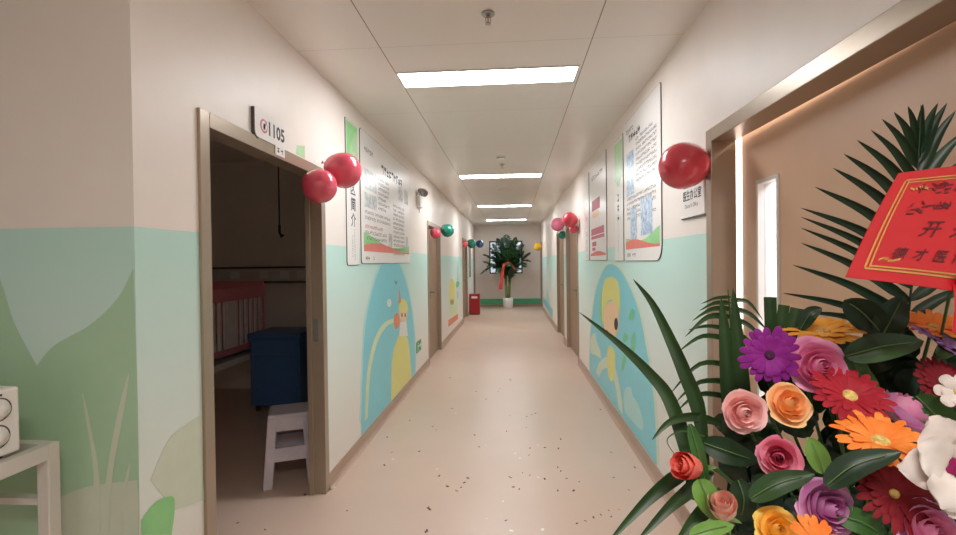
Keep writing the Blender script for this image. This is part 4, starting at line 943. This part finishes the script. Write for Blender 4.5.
# broad leaves among the flowers, each with a place of its own
V = MAT['sepal']
for nm, pts, w_, m_, lab, tw in (
    ('A', [(884, 336, .76), (863, 313, .75), (844, 300, .75)], 30, 'leaf_deep', 'dark broad leaf above the bouquet centre pointing up left under the card', .3),
    ('B', [(882, 336, .755), (893, 316, .74), (903, 296, .74)], 28, 'leaf_deep', 'glossy dark broad leaf above the bouquet centre pointing up right under the card', -.5),
    ('C', [(846, 356, .71), (884, 346, .69), (924, 341, .70)], 28, 'leaf_dark', 'wide green leaf lying across above the red gerbera', .35),
    ('D', [(850, 352, .72), (860, 374, .71), (880, 388, .71)], 20, 'leaf_mid', 'green leaf behind the red gerbera, under the wide leaf', .2),
    ('E', [(824, 474, .63), (817, 454, .63), (809, 437, .64)], 20, 'leaf_light', 'small fresh green leaf between the deep pink rose and the orange gerbera', .1),
    ('F', [(826, 486, .585), (856, 464, .575), (902, 452, .57)], 25, 'leaf_deep', 'dark curved leaf in front of the middle orange gerbera', .3),
    ('G', [(750, 499, .63), (778, 483, .62), (815, 474, .62)], 22, 'leaf_dark', 'long green leaf under the deep pink rose above the yellow rose', .2),
    ('H', [(690, 424, .67), (699, 455, .66), (708, 492, .66)], 13, 'leaf_mid', 'slim green leaf standing right of the coral bud', .1),
    ('I', [(700, 479, .64), (707, 498, .63), (717, 521, .64)], 24, 'leaf_light', 'fresh green leaf in front of the blush rosebud', .2),
    ('J', [(704, 443, .71), (730, 452, .70), (760, 462, .71)], 25, 'leaf_deep', 'dark leaf left of the deep pink rose below the pale pink rose', .2),
    ('K', [(738, 480, .66), (744, 500, .65), (740, 522, .66)], 24, 'leaf_deep', 'dark upright leaf between the blush bud and the yellow rose', .2),
    ('L', [(690, 536, .60), (712, 529, .60), (734, 525, .61)], 16, 'leaf_light', 'light green leaf at the bottom edge below the blush bud', .2),
    ('M', [(916, 396, .68), (938, 418, .66), (962, 448, .66)], 32, 'leaf_mid', 'olive green leaf behind the white lily', .3),
    ('N', [(800, 330, .80), (810, 314, .79), (822, 308, .79)], 14, 'leaf_deep', 'small dark leaf at the back beside the amber gerbera', .2),
    ('O', [(836, 515, .60), (862, 522, .59), (884, 536, .59)], 24, 'leaf_mid', 'green leaf right of the lilac rose at the bottom edge', .2)):
    blade('leaf', lab, pts, w_, 'broad', MAT[m_], fold=.3, twist=tw, midrib=V)
# long arching blades
for pts, w_, lab in (
    ([(692, 500, .72), (688, 455, .73), (670, 401, .76), (650, 374, .78), (618, 343, .80), (579, 312, .83)], 15, 'long dark blade leaf arching left over the face mural, the lower of two'),
    ([(706, 480, .72), (699, 413, .74), (685, 374, .75), (670, 339, .77), (652, 303, .79), (633, 279, .80)], 15, 'long dark blade leaf rising left toward the right boards, the upper of two'),
    ([(700, 462, .72), (672, 480, .70), (645, 503, .68), (606, 545, .66)], 15, 'long dark blade leaf drooping to the floor at lower left, outermost'),
    ([(712, 470, .70), (690, 490, .68), (668, 509, .66), (634, 545, .64)], 15, 'long dark blade leaf drooping to lower left, second from the outside'),
    ([(722, 490, .68), (705, 510, .66), (690, 526, .65), (670, 555, .63)], 16, 'short dark blade leaf drooping at lower left nearest the blush bud'),
    ([(722, 424, .74), (695, 417, .74), (670, 422, .73), (652, 440, .72)], 10, 'thin curved leaf reaching left just above the coral bud')):
    blade('blade_leaf', lab, pts, w_, 'blade', MAT['leaf_dark'], fold=.35, twist=.25)
blade('tendril', 'thin curling tendril above the coral bud', [(705, 436, .71), (682, 431, .71), (667, 440, .70), (676, 456, .70)], 2.2, 'grass', MAT['leaf_dark'])
for pts, w_, lab in (([(772, 360, .82), (771, 330, .82), (770, 297, .82)], 11, 'trimmed upright palm leaf end, leftmost of three behind the purple gerbera'),
                     ([(778, 352, .815), (781, 330, .815), (784, 305, .815)], 10, 'trimmed upright palm leaf end, middle of three behind the purple gerbera'),
                     ([(786, 358, .81), (791, 335, .81), (797, 308, .81)], 11, 'trimmed upright palm leaf end, rightmost of three by the amber gerbera')):
    blade('trimmed_leaf', lab, pts, w_, 'cut', MAT['leaf_dark'], fold=.3)
# palm frond behind the card
fr = thing('palm_frond', 'large dark palm frond fanned behind the red card', 'palm leaf', P(915, 300, .9))
rp = [(880, 560, .88), (900, 420, .88), (908, 320, .88), (916, 240, .88), (918, 172, .87), (921, 105, .87)]
MB().tube(spline([P(*q) for q in rp], 6, False), [.0032*(1 - .8*k/30) for k in range(31)], 7).build('rachis', MAT['leaf_deep'], fr, True)
for (bx, by), (tx, ty), w_ in (((919, 150), (908, 106), 8), ((919, 158), (894, 112), 9), ((918, 168), (882, 119), 9), ((918, 184), (871, 130), 9), ((918, 200), (857, 140), 11), ((917, 216), (844, 154), 12), ((917, 232), (833, 168), 12),
    ((916, 248), (815, 187), 12), ((914, 262), (801, 208), 11), ((913, 276), (801, 217), 10), ((912, 288), (801, 228), 10), ((911, 302), (801, 243), 11), ((909, 318), (793, 265), 11), ((906, 330), (783, 293), 10), ((904, 342), (800, 312), 9),
    ((919, 148), (923, 104), 8), ((919, 154), (938, 103), 10), ((919, 162), (947, 103), 11), ((919, 174), (956, 110), 12), ((918, 188), (970, 128), 13), ((917, 206), (985, 150), 13), ((911, 300), (985, 262), 12), ((909, 318), (985, 290), 12)):
    mx_, my_ = (bx + tx)/2, (by + ty)/2 - (6 if ty < by - 30 else 9)
    blade('leaflet', None, [(bx, by, .88), (mx_, my_, .87), (tx, ty, .86)], w_, 'leaflet', MAT['leaf_deep'], fr, fold=.3, twist=.2)
# drooping frond in front of the door frame
fr = thing('palm_frond', 'small drooping palm frond in front of the right door frame', 'palm leaf', P(730, 400, .86))
MB().tube(spline([P(*q) for q in ((745, 470, .82), (736, 410, .86), (732, 340, .86), (728, 290, .86))], 6, False), [.004*(1 - .7*k/18) for k in range(19)], 7).build('rachis', MAT['leaf_mid'], fr, True)
for pts, w_ in (([(731, 297), (716, 298), (701, 304)], 4), ([(731, 303), (715, 303), (699, 311)], 5), ([(731, 309), (712, 309), (692, 321)], 6), ([(731, 317), (708, 317), (685, 337)], 7), ([(732, 330), (708, 326), (688, 330)], 5), ([(732, 340), (703, 336), (678, 352)], 6),
    ([(733, 366), (700, 364), (670, 394)], 6), ([(734, 382), (700, 382), (675, 403)], 6), ([(735, 398), (700, 394), (677, 411)], 6),
    ([(731, 300), (748, 302), (763, 320)], 5), ([(731, 308), (750, 314), (768, 331)], 6), ([(732, 318), (750, 326), (768, 345)], 6), ([(732, 330), (752, 344), (766, 362)], 6)):
    blade('leaflet', None, [(*q, .86 - .012*k) for k, q in enumerate(pts)], w_, 'leaflet', MAT['leaf_dark'], fr, fold=.3, twist=.15)
for pts, w_, lab in (([(730, 430, .83), (726, 350, .84), (721, 298, .85)], 15, 'broad upright dark leaf left of the purple gerbera by the door frame'), ([(746, 430, .82), (739, 350, .83), (733, 288, .84)], 15, 'broad upright dark leaf right beside the purple gerbera')):
    blade('upright_leaf', lab, pts, w_, 'blade', MAT['leaf_dark'], fold=.3)
# dark filler leaves nobody could tell apart
rnd = random.Random(21)
for k in range(175):
    px = 728 + 240*rnd.random(); py = 335 + 210*rnd.random()
    if px < 770: py = max(py, 425)
    elif px < 830: py = max(py, 378)
    elif px < 850: py = max(py, 355)
    d = .77 + .07*rnd.random(); a = rnd.random()*2*PI; l = 30 + 20*rnd.random()
    blade('filler_leaf', 'dark green filler leaf tucked behind the bouquet flowers', [(px - l*.5*math.cos(a), py - l*.5*math.sin(a), d + .01), (px, py, d - .01), (px + l*.5*math.cos(a), py + l*.5*math.sin(a), d + .005)], 20 + 10*rnd.random(), 'broad', MAT['leaf_deep'], fold=.3, twist=rnd.random() - .5, group='filler leaves of the bouquet', k=3)

# the red card
c0, c1, c3 = P(899, 173, .66), P(1030, 160, .70), P(846, 277, .60)
c2 = c1 + (c3 - c0) + (P(1012, 306, .62) - (c1 + (c3 - c0)))*.9
cardn = (c1 - c0).cross(c0 - c3).normalized()
if cardn.dot(CAM - c0) < 0: cardn = -cardn
cd = thing('greeting_card', 'large red card with gold border and brush writing above the flowers', 'card', (c0 + c2)/2)
def cpt(u, v, lift=0.0):   # u to the right, v upward, with a gentle bow
    return (c3*(1-u) + c2*u)*(1-v) + (c0*(1-u) + c1*u)*v + cardn*(lift - .004*math.sin(PI*v) + .006*math.sin(PI*u))
mb = MB(); N = 12
mb.quad_grid([[cpt(u/N, v/N) for u in range(N + 1)] for v in range(N + 1)]); mb.quad_grid([[cpt(u/N, v/N, -.0012) for u in range(N + 1)] for v in range(N + 1)])
mb.build('card_sheet', MAT['card'], cd, True)
def strip(u0, v0, u1, v1, w, name, m, lift=.0008, n=20):
    mb = MB(); r = []
    du, dv = u1 - u0, v1 - v0
    for k in range(n + 1):
        u, v = u0 + du*k/n, v0 + dv*k/n
        r.append([cpt(u - (w if abs(dv) > abs(du) else 0), v - (0 if abs(dv) > abs(du) else w), lift), cpt(u + (w if abs(dv) > abs(du) else 0), v + (0 if abs(dv) > abs(du) else w), lift)])
    mb.quad_grid(r); mb.build(name, m, cd, False, False)
for o_, w in ((.075, .006), (.10, .005)):
    strip(o_, .10, o_, .90, w, 'gold_line', MAT['gold']); strip(o_, .09 + (o_ - .075), .97, .09 + (o_ - .075), w*1.3, 'gold_line', MAT['gold']); strip(o_, .91 - (o_ - .075), .97, .91 - (o_ - .075), w, 'gold_line', MAT['gold'])
def ornament(u0, v0, su, sv):
    mb = MB()
    for k in range(7):
        a = k*.5; r = .012 + .006*k
        u, v = u0 + su*(.02 + .018*k), v0 + sv*(.02 + .02*math.sin(k*1.3)*.5)
        q = [cpt(u, v, .001), cpt(u + su*.016, v + sv*.012, .001), cpt(u + su*.022, v + sv*.035, .001), cpt(u + su*.004, v + sv*.022, .001)]
        b = len(mb.v); mb.v.extend(tuple(p) for p in q); mb.f.append((b, b+1, b+2, b+3))
    mb.build('gold_ornament', MAT['gold'], cd, fix=False)
ornament(.11, .14, 1, 1); ornament(.11, .86, 1, -1)
def brush(body, u, v, size, du, name='brush_writing', m=None, shear=.25):
    cu = bpy.data.curves.new(name, 'FONT'); cu.body = body; cu.size = 1; cu.shear = shear; cu.resolution_u = 2; cu.offset = .012
    tmp = bpy.data.objects.new(name, cu); COL.objects.link(tmp); dg = bpy.context.evaluated_depsgraph_get(); dg.update()
    me = bpy.data.meshes.new_from_object(tmp.evaluated_get(dg)); bpy.data.objects.remove(tmp); bpy.data.curves.remove(cu)
    for vv in me.vertices: vv.co = cpt(u + vv.co.x*du, v + vv.co.y*size, .001)
    me.materials.clear(); me.materials.append(m or MAT['card_ink']); o = bpy.data.objects.new(name, me); COL.objects.link(o)
    o.parent = cd; o.matrix_parent_inverse = cd.matrix_world.inverted(); return o
class CardFace:      # lets the small-glyph writer work on the card
    o = c3; ux = (c2 - c3); uy = (c0 - c3); un = cardn
def scrawl(u, v, size, n, seed, du):
    r = random.Random(seed); mb = MB()
    for i in range(n):
        for k in range(8):
            x = u + i*du + du*.8*r.random()*.6; y = v + size*r.random(); l = du*(.35 + .45*r.random()); a = r.choice((0.1, 0.1, 1.25, 1.7, 2.3)); w = size*.13
            p = (x + l*math.cos(a), y + size*.8*math.sin(a)*.5)
            b = len(mb.v); mb.v.extend(tuple(cpt(*q, .001)) for q in ((x, y), (x + du*.04, y + w), (p[0] + du*.04, p[1] + w), (p[0], p[1]))); mb.f.append((b, b+1, b+2, b+3))
    mb.build('brush_writing', MAT['card_ink'], cd, fix=False)
scrawl(.20, .75, .09, 7, 3, .085); scrawl(.17, .575, .10, 8, 6, .088)
brush('开', .31, .40, .15, .13); brush('禾', .51, .39, .15, .13)
for k, ch in enumerate('德才医疗'): brush(ch, .19 + .125*k, .20, .105, .085)
MB().tube([cpt(.62, .05, -.004), P(938, 350, .80)], .002).build('card_pick', MAT['flower_stem'], cd, True)
q = cpt(.66, .06, .004)
MB().lathe([(0, 0), (.012, 0), (.012, .004), (0, .005)], q, cardn, 12).build('purple_pin', MAT['purple_mark'], cd, True)
mb = MB(); rt = spline([cpt(.66, .05, .003), cpt(.68, -.10, .006), cpt(.72, -.26, .0)], 6, False)
mb.quad_grid([[q - AX_R*.014, q + AX_R*.014] for q in rt]); mb.build('red_ribbon', MAT['card'], cd, True, False)

# ------------------------------------------------------------------ light and camera
def area(name, loc, size, power, col, rot=(0, 0, 0)):
    l = bpy.data.lights.new(name, 'AREA'); l.shape = 'RECTANGLE'; l.size, l.size_y = size; l.energy = power; l.color = col
    o = bpy.data.objects.new(name, l); COL.objects.link(o); o.location = loc; o.rotation_euler = rot; return o
area('office_lamp', (2.4, 1.8, H - .02), (1.2, .6), 60, (.86, .92, 1.0))
area('lobby_flower_fill', (0.15, -0.45, H - .02), (1.15, .26), 8, (1.0, .96, .92))  # unseen fill light added over the lobby to brighten the flowers
wd = bpy.data.worlds.new('daylight'); scn.world = wd; wd.use_nodes = True
bg = wd.node_tree.nodes['Background']; bg.inputs[0].default_value = (.97, .97, 1.0, 1); bg.inputs[1].default_value = 0.26

cam = bpy.data.cameras.new('camera'); cam.sensor_width = 36; cam.lens = 36*FPX/956; cam.clip_start = 0.02; cam.clip_end = 100
co = bpy.data.objects.new('camera', cam); COL.objects.link(co)
w_ = AX_W.normalized(); r_ = (AX_R - w_*AX_R.dot(w_)).normalized(); u_ = r_.cross(w_)
m4 = Matrix((r_, u_, -w_)).transposed().to_4x4(); m4.translation = CAM; co.matrix_world = m4
scn.camera = co
vs = scn.view_settings
vs.view_transform = 'Standard'; vs.look = 'None'; vs.gamma = 1; vs.use_curve_mapping = False; vs.exposure = 1.97
scn.cycles.max_bounces = 16; scn.cycles.diffuse_bounces = 14
scn.cycles.use_denoising = True
